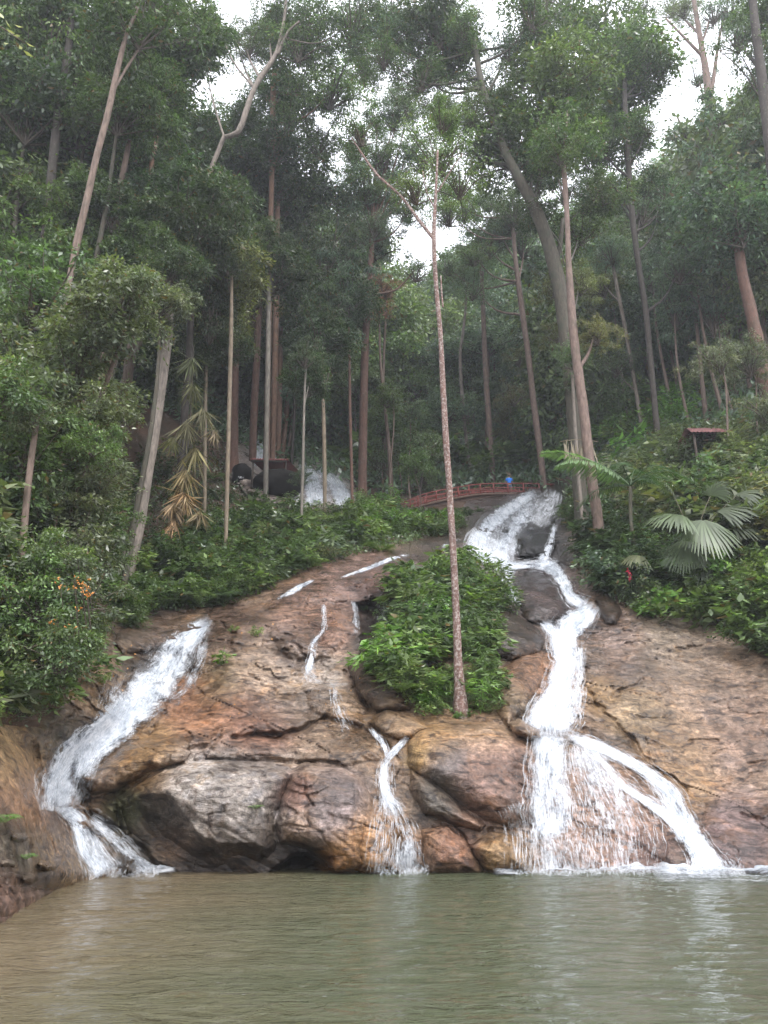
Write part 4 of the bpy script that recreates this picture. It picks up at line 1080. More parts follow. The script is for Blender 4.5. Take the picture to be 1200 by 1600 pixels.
masses([(40,560,85,'grey'),(115,560,75,'grey'),(60,660,80,'mid'),(140,640,55,'grey'),(150,740,55,'grey'),(50,780,85,'mid'),(115,830,70,'grey'),(150,500,75,'grey'),(60,470,85,'mid'),(200,460,60,'grey'),(150,690,40,'light')],
       23.5, 'broad', 'leafy grey green understorey tree of the thicket on the left', 'leafy trees of the left thicket')
masses([(0,620,60,'mid'),(0,900,80,'mid'),(60,930,60,'light'),(125,925,55,'grey'),(30,1010,60,'light'),(100,1010,60,'mid'),(25,1080,50,'mid'),(140,990,34,'light'),(90,870,50,'light')],
       19.0, 'broad', 'low leafy shrub tree overhanging the left bank rocks', 'low shrub trees over the left bank')
masses([(20,60,90,'mid'),(50,180,90,'dark'),(20,300,90,'mid'),(135,40,80,'dark'),(130,200,60,'mid'),(190,180,60,'mid'),(110,320,60,'mid'),(180,330,60,'dark'),(40,400,80,'mid'),(120,420,70,'mid'),(210,400,60,'mid'),(250,470,50,'grey')],
       33, 'dense', 'tall dense green tree filling the upper left', 'dense trees of the upper left', 'moss')
attach([(225,60,80,'dark'),(290,60,60,'dark'),(250,150,60,'mid'),(300,220,45,'dark'),(340,40,40,'mid'),(200,250,60,'dark'),(270,260,60,'dark'),(320,90,40,'mid'),(270,360,60,'dark'),(345,250,40,'blue')], 'dense')
attach([(330,330,60,'dark'),(350,410,60,'olive'),(330,480,55,'olive'),(300,560,40,'dark'),(400,300,60,'dark'),(420,240,50,'dark'),(390,470,45,'olive'),(360,540,30,'dark'),(310,400,50,'olive')], 'dense')
attach([(420,40,50,'mid'),(480,40,60,'mid'),(545,40,60,'mid'),(600,30,60,'mid'),(460,120,55,'mid'),(520,140,60,'light'),(570,110,45,'mid'),(500,220,50,'mid'),(560,240,45,'light'),(450,200,50,'mid'),(540,310,50,'light'),(410,130,35,'mid')], 'fine')
attach([(480,320,55,'dark'),(510,400,60,'dark'),(470,430,50,'dark'),(540,450,50,'blue'),(500,500,45,'dark'),(450,520,30,'dark'),(560,360,40,'blue'),(520,560,34,'dark'),(485,590,26,'dark'),(450,340,45,'dark')], 'drape')
attach([(640,30,50,'dark'),(690,40,55,'dark'),(665,110,50,'dark'),(720,110,45,'dark'),(640,170,32,'mid'),(690,170,45,'mid'),(735,180,40,'mid'),(750,240,40,'mid'),(725,330,36,'light'),(760,310,40,'mid')], 'fine')
attach([(830,30,50,'mid'),(890,20,60,'mid'),(940,70,60,'mid'),(890,110,60,'light'),(830,110,50,'mid'),(970,150,50,'mid'),(1000,110,40,'mid'),(870,180,50,'mid'),(940,230,50,'dark'),(990,210,40,'mid'),(830,260,45,'mid'),(870,270,45,'dark'),(815,330,40,'mid'),(1010,290,34,'dark'),(905,360,40,'light')], 'broad')
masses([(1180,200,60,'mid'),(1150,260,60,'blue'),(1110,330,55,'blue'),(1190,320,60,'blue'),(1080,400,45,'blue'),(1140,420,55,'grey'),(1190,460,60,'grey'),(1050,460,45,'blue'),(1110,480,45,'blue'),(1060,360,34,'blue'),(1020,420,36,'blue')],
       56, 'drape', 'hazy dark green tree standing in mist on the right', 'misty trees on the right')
attach([(940,440,40,'olive'),(905,440,36,'olive'),(930,520,34,'olive'),(960,570,34,'mid'),(870,520,28,'olive')], 'fine')
masses([(1170,560,50,'grey'),(1200,640,50,'grey'),(1120,560,40,'grey')], 42, 'fine', 'grey green tree above the red roof on the right slope', 'grey green trees of the right slope')
masses([(598,660,34,'mid'),(625,690,34,'mid'),(610,620,28,'mid'),(650,720,28,'light'),(590,720,26,'mid'),(635,640,28,'blue')], 62, 'broad', 'leafy young tree behind the left end of the bridge', 'young trees left of the bridge')
masses([(600,450,28,'rust'),(595,480,22,'rust')], 62, 'fine', 'rust red leaved tree in the middle distance', 'rust red leaved trees')

attach([(600,90,40,'mid'),(620,150,30,'mid'),(590,190,34,'mid'),(640,230,32,'light'),(700,300,36,'light'),(730,60,40,'dark'),(610,270,36,'mid'),(580,300,40,'light'),(380,60,34,'mid'),
   (420,300,44,'mid'),(640,330,34,'blue'),(780,360,34,'mid'),(740,400,30,'light'),(700,420,26,'mid')], 'fine')
attach([(1030,330,30,'blue'),(1180,30,40,'mid'),(960,300,34,'mid'),(1120,180,40,'blue')], 'broad')
masses([(10,690,60,'grey'),(70,740,60,'mid'),(30,850,60,'grey'),(100,790,50,'light'),(160,810,44,'mid'),(170,870,36,'mid'),(60,910,50,'mid'),(110,700,50,'grey'),(170,620,46,'grey'),(20,760,60,'mid')],
       26.0, 'broad', 'leafy tree low in the left thicket', 'low leafy trees of the left slope')
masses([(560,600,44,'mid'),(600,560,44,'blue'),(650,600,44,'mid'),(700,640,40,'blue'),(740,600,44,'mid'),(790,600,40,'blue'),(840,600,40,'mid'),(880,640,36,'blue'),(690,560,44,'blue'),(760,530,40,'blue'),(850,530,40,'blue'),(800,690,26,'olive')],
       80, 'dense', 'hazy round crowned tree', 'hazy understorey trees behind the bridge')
attach([(600,60,50,'blue'),(660,120,46,'mid'),(620,180,46,'blue'),(700,200,50,'mid'),(660,250,44,'blue'),(590,240,44,'mid'),(740,120,40,'mid'),(790,80,40,'blue'),(760,230,44,'blue'),(620,310,40,'light'),(700,330,44,'light'),(760,380,40,'blue'),(820,380,40,'mid'),
  (370,60,30,'mid'),(360,200,34,'mid'),(880,300,34,'blue'),(920,290,34,'mid'),(1000,330,40,'blue'),(1040,300,34,'blue'),(1010,200,30,'mid'),(1030,100,34,'blue'),(1070,200,34,'blue'),(1090,120,30,'blue'),(1150,60,44,'blue'),(1110,20,34,'blue'),(1050,10,34,'mid'),(700,10,44,'mid'),(560,20,44,'mid'),(860,10,44,'mid'),(1000,10,34,'mid'),(740,450,34,'blue'),(650,420,34,'light'),(1060,420,44,'blue')], 'lace')
# ------------------------------------------------------------------ the wood on the far slopes
def far_wood(n, u0, u1, v0, v1, label, group, tones, hmin=15, hmax=26, kind='far', ymin=66):
    k = 0; tries = 0
    while k < n and tries < n * 8:
        tries += 1
        u = rng.uniform(u0, u1); v = rng.uniform(v0, v1)
        if v < ridge_v(u) + 3: v = ridge_v(u) + 3 + rng.rand() * 20
        Y = float(D0(u, v))
        if Y < ymin: continue
        g = P(u, v, Y); h = rng.uniform(hmin, hmax); R = rng.uniform(2.6, 4.6)
        root = empty('forest_tree', g - [0, 0, .5], label, 'tree', group)
        sx = rng.normal(0, .03) * h
        t = np.linspace(0, 1, 5)[:, None]
        path = t * [sx, 0, h]
        V, Q = tube(path, np.linspace(.17, .07, 5), 6)
        br = ['pale', 'brown', 'grey', 'pink', 'brown'][rng.randint(5)]
        obj('trunk', mesh_np('trunk', V, Q, BARKS[br][1]), root, color=BARKS[br][0])
        tn = tones[rng.randint(len(tones))]
        root['label'] = 'slim %s trunked tree, %s crown, in the %s' % ({'pink': 'pinkish'}.get(br, br), SHADE[tn], label.split(' of the ')[1])
        for q in range(2):
            add_crown(root, np.array([sx, 0, h]) - [rng.normal(0, R * .25), rng.normal(0, R * .25), q * R * 1.5 - R * .3], R * (1 - .15 * q), kind, tn, 1.25, branches=False)
        if rng.rand() < .75:
            q = rng.uniform(.2, .5)
            add_crown(root, np.array([sx * q, 0, h * q]), R * .8, kind, tones[rng.randint(len(tones))], 1.3, branches=False)
        k += 1
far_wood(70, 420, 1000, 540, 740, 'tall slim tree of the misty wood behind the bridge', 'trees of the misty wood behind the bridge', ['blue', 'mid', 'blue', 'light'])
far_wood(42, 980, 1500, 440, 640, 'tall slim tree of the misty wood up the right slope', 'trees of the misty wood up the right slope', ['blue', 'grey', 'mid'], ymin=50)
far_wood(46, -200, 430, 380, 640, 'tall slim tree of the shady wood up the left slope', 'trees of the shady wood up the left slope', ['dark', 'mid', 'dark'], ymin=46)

# ------------------------------------------------------------------ shrubs and ferns
def shrub_mesh(seed, n_st=16, per=22, ln=.16, wr=.42, R=.8):
    r = np.random.RandomState(seed); c, d, nn, L, cl = [], [], [], [], []
    for s in range(n_st):
        az = r.uniform(0, 6.28); out = r.uniform(.15, 1.0) * R; top = R * r.uniform(.5, 1.25) * (1.15 - out / R * .5)
        t = np.sort(r.rand(per)) ** .6
        p = np.stack([np.cos(az) * out * t, np.sin(az) * out * t, top * np.sin(t * 2.0)], -1) + r.normal(0, .07 * R, (per, 3))
        dd = np.stack([np.cos(az) + r.normal(0, .7, per), np.sin(az) + r.normal(0, .7, per), r.normal(-.25, .3, per)], -1)
        c.append(p); d.append(dd); nn.append(np.array([0, 0, 1.]) + r.normal(0, .45, (per, 3))); L.append(ln * r.uniform(.6, 1.3, per)); cl.append(np.full(per, r.rand()))
    c, d, nn = map(np.vstack, (c, d, nn)); L = np.concatenate(L); cl = np.concatenate(cl); n = len(L)
    V, Q = leaves(c, d, nn, L, L * wr)
    col = np.stack([np.repeat(r.rand(n), 4), np.repeat(cl, 4), np.repeat(r.rand(n), 4), np.ones(4 * n)], -1)
    return mesh_np('leaves', V, Q, M_LEAFG, {'rnd': col}, smooth=False)

def fern_mesh(seed, fronds=11, ln=.75, droop=.9):
    r = np.random.RandomState(seed); c, d, nn, L, W = [], [], [], [], []
    for f in range(fronds):
        az = f / fronds * 6.28 + r.normal(0, .2); l = ln * r.uniform(.7, 1.2); k = 15
        t = np.linspace(.12, 1, k)
        h = np.array([np.cos(az), np.sin(az), 0]); sd = np.array([-np.sin(az), np.cos(az), 0])
        p = np.outer(t * l * .85, h) + np.outer(l * (1.1 * t - droop * t * t), [0, 0, 1.])
        for s in (-1, 1):
            c.append(p); d.append(np.tile(sd * s + h * .35 + [0, 0, -.15], (k, 1))); nn.append(np.tile([0, 0, 1.], (k, 1)) + r.normal(0, .12, (k, 3)))
            ll = l * .30 * np.sin(np.clip(t * 1.02, 0, 1) * 2.9 + .15); L.append(np.maximum(ll, .03)); W.append(np.full(k, l * .065))
    c, d, nn = map(np.vstack, (c, d, nn)); L = np.concatenate(L); W = np.concatenate(W); n = len(L)
    V, Q = leaves(c, d, nn, L, W, .1)
    col = np.stack([np.repeat(r.rand(n) * .6 + .3, 4), np.repeat(r.rand(n) * .4, 4), np.zeros(4 * n), np.ones(4 * n)], -1)
    return mesh_np('fronds', V, Q, M_LEAF, {'rnd': col}, smooth=False)

SH = {'small': [shrub_mesh(s, 22, 26, .13) for s in (1, 2, 3, 4)], 'big': [shrub_mesh(s, 11, 12, .30, .38, .8) for s in (5, 6, 7)],
      'long': [shrub_mesh(s, 13, 15, .26, .24, .8) for s in (8, 9)], 'fern': [fern_mesh(s) for s in (10, 11, 12)]}
def rnd_in(poly, n, r=None):
    r = r or rng; p = np.array(poly, float); out = []
    lo, hi = p.min(0), p.max(0)
    while len(out) < n:
        q = r.uniform(lo, hi, (n * 3, 2)); sd = poly_sd(poly, q[:, 0], q[:, 1]); out += [tuple(x) for x in q[sd > 0]]
    return out[:n]
def ground_Y(u, v):
    if v > 740 and -150 < u < 1350 and poly_sd(ROCKPOLY, np.array([u]), np.array([v]))[0] > -20: return float(DG(u, v))
    return float(D0(u, v))
def shrubs(poly, n, kinds, tones, size, label, group, cat='shrub', zoff=-.1, fwd=0.3):
    for (u, v) in rnd_in(poly, n):
        if abs(u - 718) < 34 and v > 1030 and size[0] > .5: continue
        Y = ground_Y(u, v) - fwd * rng.rand()
        k = kinds[rng.randint(len(kinds))]; me = SH[k][rng.randint(len(SH[k]))]
        s = rng.uniform(*size); c = P(u, v, Y)
        if 620 < u < 885 and 740 < v < 840: s = min(s, max(.25, (v - 788) / 26))
        nm = 'fern' if k == 'fern' else 'shrub'
        o = obj(nm, me, loc=c + [0, 0, zoff], color=tint(tones[rng.randint(len(tones))]))
        o.scale = (s, s, s * rng.uniform(.8, 1.2)); o.rotation_euler = (rng.uniform(.0, .35), rng.normal(0, .15), rng.uniform(0, 6.28))
        lb = label if k != 'fern' else label.replace('shrub', 'fern')
        thing(o, lb, 'fern' if k == 'fern' else cat, group if k != 'fern' else group.replace('shrubs', 'ferns'))
def thicket(poly, n, kinds, tones, size, fwd=0.3, ret=False):
    Vs, Qs, Cs, off = [], [], [], 0
    cache = {}
    for (u, v) in rnd_in(poly, n):
        if abs(u - 718) < 34 and v > 1030 and size[0] > .5: continue
        Y = ground_Y(u, v) - fwd * rng.rand(); k = kinds[rng.randint(len(kinds))]; me = SH[k][rng.randint(len(SH[k]))]
        if me.name not in cache:
            co = np.zeros(len(me.vertices) * 3, np.float32); me.vertices.foreach_get('co', co)
            cc = np.zeros(len(me.vertices) * 4, np.float32); me.color_attributes['rnd'].data.foreach_get('color', cc)
            cache[me.name] = (co.reshape(-1, 3), cc.reshape(-1, 4))
        co, cc = cache[me.name]; a = rng.uniform(0, 6.28); s = rng.uniform(*size)
        if 620 < u < 885 and 770 < v < 840 and size[0] < 2.5: s = min(s, max(.25, (v - 788) / 26))
        R = np.array([[math.cos(a), math.sin(a), 0], [-math.sin(a), math.cos(a), 0], [0, 0, 1]]) * s
        V = co @ R + P(u, v, Y) + [0, 0, -.1]; Vs.append(V); c2 = cc.copy(); c2[:, 1] = rng.rand(); Cs.append(c2)
        Qs.append(np.arange(len(V)).reshape(-1, 4) + off); off += len(V)
    o = obj('undergrowth', mesh_np('undergrowth', np.vstack(Vs), np.vstack(Qs), M_LEAFG, {'rnd': np.vstack(Cs)}, smooth=False), color=GREENS[tones[0]]); o['kind'] = 'stuff'
LB = [(180,950),(240,956),(330,950),(400,926),(440,908),(500,882),(560,868),(640,850),(700,826),(725,810),(690,802),(600,790),(480,800),(400,800),(300,850),(200,890)]
thicket([(660,800),(790,786),(760,800),(700,812)], 40, ['small','big'], ['mid'], (.5, .8), .3)
thicket([(690,800),(740,796),(730,810),(715,835),(680,840)], 16, ['small','big'], ['mid'], (1.0, 1.6), .5)
thicket([(728,1045),(790,1045),(780,1112),(728,1116)], 34, ['small','fern','long'], ['light'], (.44, .49), .5)
thicket([(650,1045),(708,1045),(708,1116),(650,1112)], 30, ['small','fern','big'], ['light'], (.44, .49), .5)
thicket([(895,760),(915,800),(915,850),(945,920),(1000,955),(1000,900),(960,800),(930,750)], 40, ['small','big','fern'], ['dark'], (1.2, 2.0), .8)
thicket([(1040,700),(1160,700),(1160,720),(1040,725)], 14, ['small'], ['grey'], (1.6, 2.4), 4.5)
thicket([(705,1112),(735,1112),(740,1120),(700,1120)], 10, ['small','fern'], ['bright'], (.22, .4), .2)
thicket(LB, 60, ['small','small','big','fern'], ['mid'], (1.0, 1.8))
thicket(LB, 55, ['small','big','big','long'], ['light'], (.9, 1.6), .8)
thicket([(1040,688),(1150,688),(1160,715),(1040,720)], 10, ['small'], ['grey'], (1.5, 2.2), 3.0)
shrubs(LB, 70, ['small','small','big','long','fern'], ['mid','mid','light','dark','grey','mid'], (1.0, 1.9), 'green leafy shrub on the planted bank left of the dome top', 'shrubs on the planted bank')
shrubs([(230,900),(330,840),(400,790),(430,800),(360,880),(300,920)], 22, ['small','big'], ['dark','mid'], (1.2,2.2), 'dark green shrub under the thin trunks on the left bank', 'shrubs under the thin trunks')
shrubs([(560,790),(640,796),(690,806),(720,812),(690,835),(620,835),(560,835)], 34, ['big','small','long'], ['light','mid','bright'], (1.2,2.2), 'bright green shrub below the left end of the bridge', 'shrubs below the bridge')
shrubs([(600,1000),(640,960),(700,960),(700,1090),(650,1110),(600,1085),(585,1040)], 26, ['big','big','long','small'], ['mid','light','bright'], (.9,1.5), 'green shrub with large leaves left of the slender tree', 'shrubs at the foot of the slender tree', fwd=.9)
shrubs([(630,900),(700,880),(770,905),(790,940),(740,960),(640,960)], 24, ['small','long','big'], ['mid','light'], (1.1,1.8), 'fine leaved shrub behind the slender tree', 'shrubs behind the slender tree', fwd=.9)
shrubs([(725,1000),(760,1020),(775,1060),(765,1110),(720,1118),(650,1112),(690,1060)], 26, ['small','fern','small','long'], ['bright','light','mid'], (.7,1.2), 'bright green low shrub right of the slender tree foot', 'low shrubs at the slender tree foot', fwd=.5)
shrubs([(755,905),(800,940),(820,960),(790,975),(750,950)], 7, ['long','small'], ['mid','light'], (.9,1.3), 'shrub hanging over the small cascade', 'shrubs over the small cascade', fwd=.8)
shrubs([(880,770),(905,850),(940,925),(990,958),(1060,945),(1100,950),(1060,880),(980,840),(930,780)], 40, ['small','big','small','fern'], ['dark','mid','dark','blue'], (1.2,2.1), 'dark green shrub on the bank beside the right cascade', 'shrubs beside the right cascade')
shrubs([(1080,950),(1100,985),(1200,1032),(1300,1050),(1300,900),(1150,880),(1100,910)], 34, ['small','big','small'], ['bright','light','mid'], (1.1,1.9), 'bright green leafy shrub above the right rock slab', 'shrubs above the right slab', fwd=1.2)
shrubs([(1020,945),(1060,930),(1090,945),(1040,962),(990,968)], 14, ['big','small'], ['light','bright'], (.8,1.3), 'light green low shrub at the top of the right slab', 'low shrubs at the top of the slab')
shrubs([(960,760),(1050,700),(1300,700),(1300,880),(1150,860),(1000,830)], 40, ['small','small','big'], ['grey','olive','mid','grey'], (1.9,3.1), 'grey green shrub on the slope under the red roof', 'shrubs on the right slope')
shrubs([(930,700),(960,620),(1100,590),(1130,640),(1050,700),(960,740)], 30, ['big','small'], ['bright','light'], (2.4,3.8), 'light green bush up the slope behind the palm', 'bushes up the slope behind the palm')
shrubs([(-60,1150),(40,1130),(110,1095),(150,1030),(185,975),(190,900),(100,900),(-60,900)], 40, ['small','big','small'], ['mid','grey','dark','light'], (.9,1.5), 'leafy shrub in the thicket above the left bank rock', 'shrubs in the left thicket')
shrubs([(150,900),(190,960),(170,990),(240,960),(230,920),(190,900)], 22, ['small','fern'], ['mid','light'], (.8,1.3), 'small green shrub around the buttress roots', 'shrubs around the buttress roots')
thicket([(-60,560),(150,560),(240,700),(190,880),(-60,880)], 60, ['small','big'], ['mid'], (1.3,2.3))
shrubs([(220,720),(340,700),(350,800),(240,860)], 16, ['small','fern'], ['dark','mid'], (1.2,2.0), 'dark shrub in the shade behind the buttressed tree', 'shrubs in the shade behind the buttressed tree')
thicket([(600,930),(640,900),(790,920),(810,960),(770,1010),(700,1000),(600,1010)], 34, ['small','long','big'], ['mid'], (.9,1.5), 1.0)
thicket([(590,1000),(640,980),(780,1010),(785,1060),(770,1112),(650,1115),(590,1080)], 26, ['big','small','fern'], ['light'], (.7,1.2), 1.2)
thicket([(-60,600),(200,600),(200,880),(-60,900)], 60, ['small','big'], ['grey'], (1.6,2.6), 2.5)
thicket([(560,600),(700,600),(1000,600),(900,750),(640,770),(570,755)], 110, ['small','big'], ['mid'], (2.8,5.5))
thicket([(1080,950),(1100,985),(1200,1032),(1300,1050),(1300,900),(1150,880),(1100,910)], 30, ['small','big'], ['light'], (1.1,1.9), 1.0)
thicket([(960,760),(1050,700),(1300,700),(1300,880),(1150,860),(1000,830)], 60, ['small','big'], ['grey'], (1.7,2.9))
for (u, v, s, k, lb) in [(348,1038,.55,'big','small green plant growing in a crack below the left dome'),(400,995,.45,'small','tiny plant on the ledge of the dome'),(398,1265,.4,'fern','tiny fern on the huge grey boulder'),
        (568,955,.3,'small','tiny sprig in the dark notch of the dome'),(160,1068,.4,'small','tiny green tuft beside the left waterfall'),(4,1288,.55,'fern','green fern on the big bank rock'),(38,1345,.4,'fern','tiny fern between the grey stones on the left bank'),
        (365,990,.35,'small','tiny weed on the dome beside the left waterfall')]:
    Y = float(COMP[int((v - VS[0]) / ST), int((u - US[0]) / ST)]); o = obj('small_plant', SH[k][0], loc=P(u, v, Y - .05), color=tint('bright')); o.scale = (s,) * 3
    thing(o, lb, 'plant')

# ground cover nobody could count, on every planted slope
def cover(poly, n, tone, ln, name='undergrowth', zs=.25):
    pts = np.array(rnd_in(poly, n)); Y = D0(pts[:, 0], pts[:, 1]) - .05
    c = P(pts[:, 0], pts[:, 1], Y); c[:, 2] += rng.rand(n) * zs; c[:, 1] -= rng.rand(n) * zs
    d = rng.normal(size=(n, 3)) + [0, -.2, .1]; nr = np.array([0, -.5, 1.]) + rng.normal(0, .5, (n, 3))
    L = ln * rng.uniform(.5, 1.4, n) * Y / 30
    V, Q = leaves(c, d, nr, L, L * .42)
    cl = (fbm(c * .8, 3) + 1) / 2
    col = np.stack([np.repeat(rng.rand(n), 4), np.repeat(cl, 4), np.repeat(rng.rand(n), 4), np.ones(4 * n)], -1)
    o = obj(name, mesh_np(name, V, Q, M_LEAFG, {'rnd': col}, smooth=False), color=GREENS[tone]); o['kind'] = 'stuff'
cover(LB, 22000, 'mid', .16)
cover([(880,770),(905,850),(940,925),(990,958),(1100,970),(1200,1032),(1320,1060),(1320,700),(1000,700)], 30000, 'mid', .18)
cover([(-150,1150),(40,1130),(110,1095),(150,1030),(185,975),(190,900),(100,600),(-150,600)], 26000, 'mid', .15)
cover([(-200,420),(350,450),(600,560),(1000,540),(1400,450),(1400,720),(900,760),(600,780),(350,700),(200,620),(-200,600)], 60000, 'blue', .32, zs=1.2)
cover([(190,880),(300,850),(400,790),(400,700),(220,700)], 5000, 'dark', .16)
# fallen leaves
pts = []
for (u, v) in rnd_in([(100,1100),(170,1000),(230,960),(500,900),(560,890),(600,1130),(400,1190),(300,1100),(120,1140)], 55):
    if -150 < u < 1350: pts.append(P(u, v, float(COMP[int((v - VS[0]) / ST), int((u - US[0]) / ST)]) - .03))
pts = np.array(pts); n = len(pts)
V, Q = leaves(pts, rng.normal(size=(n, 3)), np.array([0, -.6, .8]) + rng.normal(0, .2, (n, 3)), rng.uniform(.06, .13, n), rng.uniform(.04, .07, n))
o = obj('fallen_leaves', mesh_np('fallen_leaves', V, Q, plain('dead_leaf', (.42, .20, .05), .8), smooth=False)); o['kind'] = 'stuff'

# ================================================================== PALMS, VINES, FLOWERS
M_BLACK = plain('black_rock', (.012, .011, .010), 1.0, .4, 3.0, .05)
M_BLACK.node_tree.nodes['Principled BSDF'].inputs['Specular IOR Level'].default_value = .1
M_DEAD = leaf_material('dead_frond', .7, .2)
def pinnate(root, base, az, ln, rise, droop, col, nl=26, leaf=.75, wl=.055, name='frond', hang=.35, mat=None):
    t = np.linspace(0, 1, 14)
    h = np.array([math.cos(az), math.sin(az), 0]); sd = np.array([-math.sin(az), math.cos(az), 0])
    path = np.outer(t * ln * .9, h) + np.outer(ln * (rise * t - droop * t * t), [0, 0, 1.]) + base
    V, Q = tube(path, np.linspace(.035, .008, 14), 5, cap=False)
    f = obj(name, mesh_np(name, V, Q, M_LEAF, {'rnd': np.full((len(V), 4), .4)}), root, color=col)
    tt = np.linspace(.15, 1, nl)
    p = np.stack([np.interp(tt, t, path[:, k]) for k in range(3)], -1)
    c, d, L = [], [], []
    for s in (-1, 1):
        c.append(p); d.append(np.tile(sd * s + h * .55, (nl, 1)) + [0, 0, -hang] + rng.normal(0, .06, (nl, 3))); L.append(leaf * np.sin(tt * 2.3 + .55))
    c, d = map(np.vstack, (c, d)); L = np.maximum(np.concatenate(L), .15)
    V, Q = leaves(c, d, np.tile([0, 0, 1.], (len(L), 1)) + rng.normal(0, .1, (len(L), 3)), L, np.full(len(L), wl), .3)
    n = len(L); colr = np.stack([np.repeat(rng.rand(n) * .5 + .3, 4), np.zeros(4 * n), np.zeros(4 * n), np.ones(4 * n)], -1)
    obj('leaflets', mesh_np('leaflets', V, Q, mat or M_LEAF, {'rnd': colr}, smooth=False), f, color=col)

def fan(root, base, tip, face, R, col, nseg=30, spread=2.6, petiole=True, droop=.25):
    """a round fan leaf of narrow segments on a stalk from base to tip; face = outward middle direction"""
    base = np.array(base, float); tip = np.array(tip, float); face = np.array(face, float); face /= np.linalg.norm(face)
    V, Q = tube(smooth_path([base, (base + tip) / 2 + [0, 0, .15], tip], 7), np.linspace(.03, .018, 7), 5, cap=False)
    f = obj('frond', mesh_np('frond', V, Q, M_LEAF, {'rnd': np.full((len(V), 4), .5)}), root, color=(.10, .09, .05))
    up = np.array([0, -.45, .9]); sd = np.cross(face, up); sd /= np.linalg.norm(sd); nrm = np.cross(sd, face)
    a = np.linspace(-spread / 2, spread / 2, nseg); Vs, Qs = [], []
    for i, an in enumerate(a):
        d = face * math.cos(an) + sd * math.sin(an); L = R * (1 - .18 * abs(an) / (spread / 2)) * rng.uniform(.88, 1.05)
        s = np.cross(d, nrm); w = spread / nseg * R * .36
        k = 4; t = np.array([.05, .4, .75, 1.0])
        ctr = tip + np.outer(t * L, d) - np.outer(droop * L * t ** 2.2, [0, 0, 1.]) + np.outer((i % 2 - .5) * .04 * R * t, nrm)
        ww = w * np.array([.12, .85, 1.0, .25])
        Vs.append(np.vstack([ctr - ww[:, None] * s, ctr + ww[:, None] * s])); Qs.append(np.array([[0, 1, 5, 4], [1, 2, 6, 5], [2, 3, 7, 6]]) + 8 * i)
    V = np.vstack(Vs); n = len(V)
    obj('segments', mesh_np('segments', V, np.vstack(Qs), M_LEAF, {'rnd': np.stack([np.repeat(rng.rand(nseg) * .5 + .3, 8), np.zeros(n), np.zeros(n), np.ones(n)], -1)}, smooth=False), f, color=col)

# fan palm on the right bank
Yp = 33.0
c0 = P(1075, 900, Yp); gz = groundZ(c0[0], Yp); b0 = np.array([c0[0], Yp, gz])
fp = empty('fan_palm', b0, 'fan palm with broad split leaves on the right bank', 'palm')
top = P(1085, 850, Yp) - b0
V, Q = tube(smooth_path([[0, 0, -.3], top * .5 + [.1, 0, 0], top], 8), np.linspace(.13, .09, 8), 8, wob=.1)
obj('stem', mesh_np('stem', V, Q, M_BARK), fp, color=(.09, .065, .045))
for (tu, tv, fx, fz, Rp, tone, dy) in [(1120,800,.8,.35,58,'grey',-.6),(1065,805,-.9,.1,60,'light',-1.0),(1098,812,-.1,-.35,55,'light',-1.3),(1135,815,.9,-.1,50,'grey',-.3),(1050,770,-.5,.8,45,'grey',.2),(1110,775,.4,.9,45,'mid',.3),(1075,845,-.6,-.6,45,'mid',-.8),(1105,860,.2,-.9,50,'mid',-.5),(1150,775,.8,.5,45,'grey',.5)]:
    tp = P(tu, tv, Yp + dy) - b0
    fan(fp, top, tp, (fx, -.35, fz), 1.15 * Rp * mpp(tu, tv, Yp), tuple(a * .35 + b * .45 for a, b in zip(GREENS[tone], (.10, .12, .07))), droop=.5)
c0 = P(1010, 905, 34.0); b1 = c0 - [0, 0, 1.0]
fq = empty('fan_palm', b1, 'small fan palm with one pale leaf beside the pink flower', 'palm')
fan(fq, (0, 0, 0), P(1000, 868, 33.5) - b1, (-.7, -.4, .0), 40 * mpp(1000, 868, 33.5), (.15, .16, .08), droop=.6)
fan(fq, (0, 0, 0), P(1030, 880, 33.5) - b1, (.5, -.4, .4), 30 * mpp(1000, 868, 33.5), tuple(GREENS['mid']), droop=.4)

# feather palm leaning over the cascade
Yf = 36.0
b2 = P(1000, 880, Yf); b2[2] = groundZ(b2[0], Yf)
pp = empty('feather_palm', b2, 'feather palm with long arching frond over the right cascade', 'palm')
hd = P(985, 760, Yf) - b2
V, Q = tube(smooth_path([[0, 0, -.3], hd * .5 + [-.2, 0, .1], hd], 9), np.linspace(.12, .08, 9), 8, wob=.08)
obj('stem', mesh_np('stem', V, Q, M_BARKMOSS), pp, color=(.09, .08, .05))
pinnate(pp, hd, math.radians(172), 4.6, 1.0, .55, (.16, .24, .11), 34, 1.2, .12, hang=.25)
pinnate(pp, hd, math.radians(190), 4.2, .95, .75, (.13, .20, .09), 30, 1.2, .11, hang=.8)
pinnate(pp, hd, math.radians(150), 3.0, .5, .7, (.07, .12, .05), 24, .8, .06, hang=.6)
for az, r_, d_, l_ in [(20, .9, .8, 3.2), (60, 1.2, .6, 3.0), (-30, .8, .9, 3.2), (240, .9, .9, 3.0), (300, .9, 1.0, 3.0), (-70, .5, 1.0, 2.6), (110, 1.2, .7, 3.0)]:
    pinnate(pp, hd, math.radians(az), l_, r_, d_, (.055, .10, .04), 24, .8, .06, hang=.5)
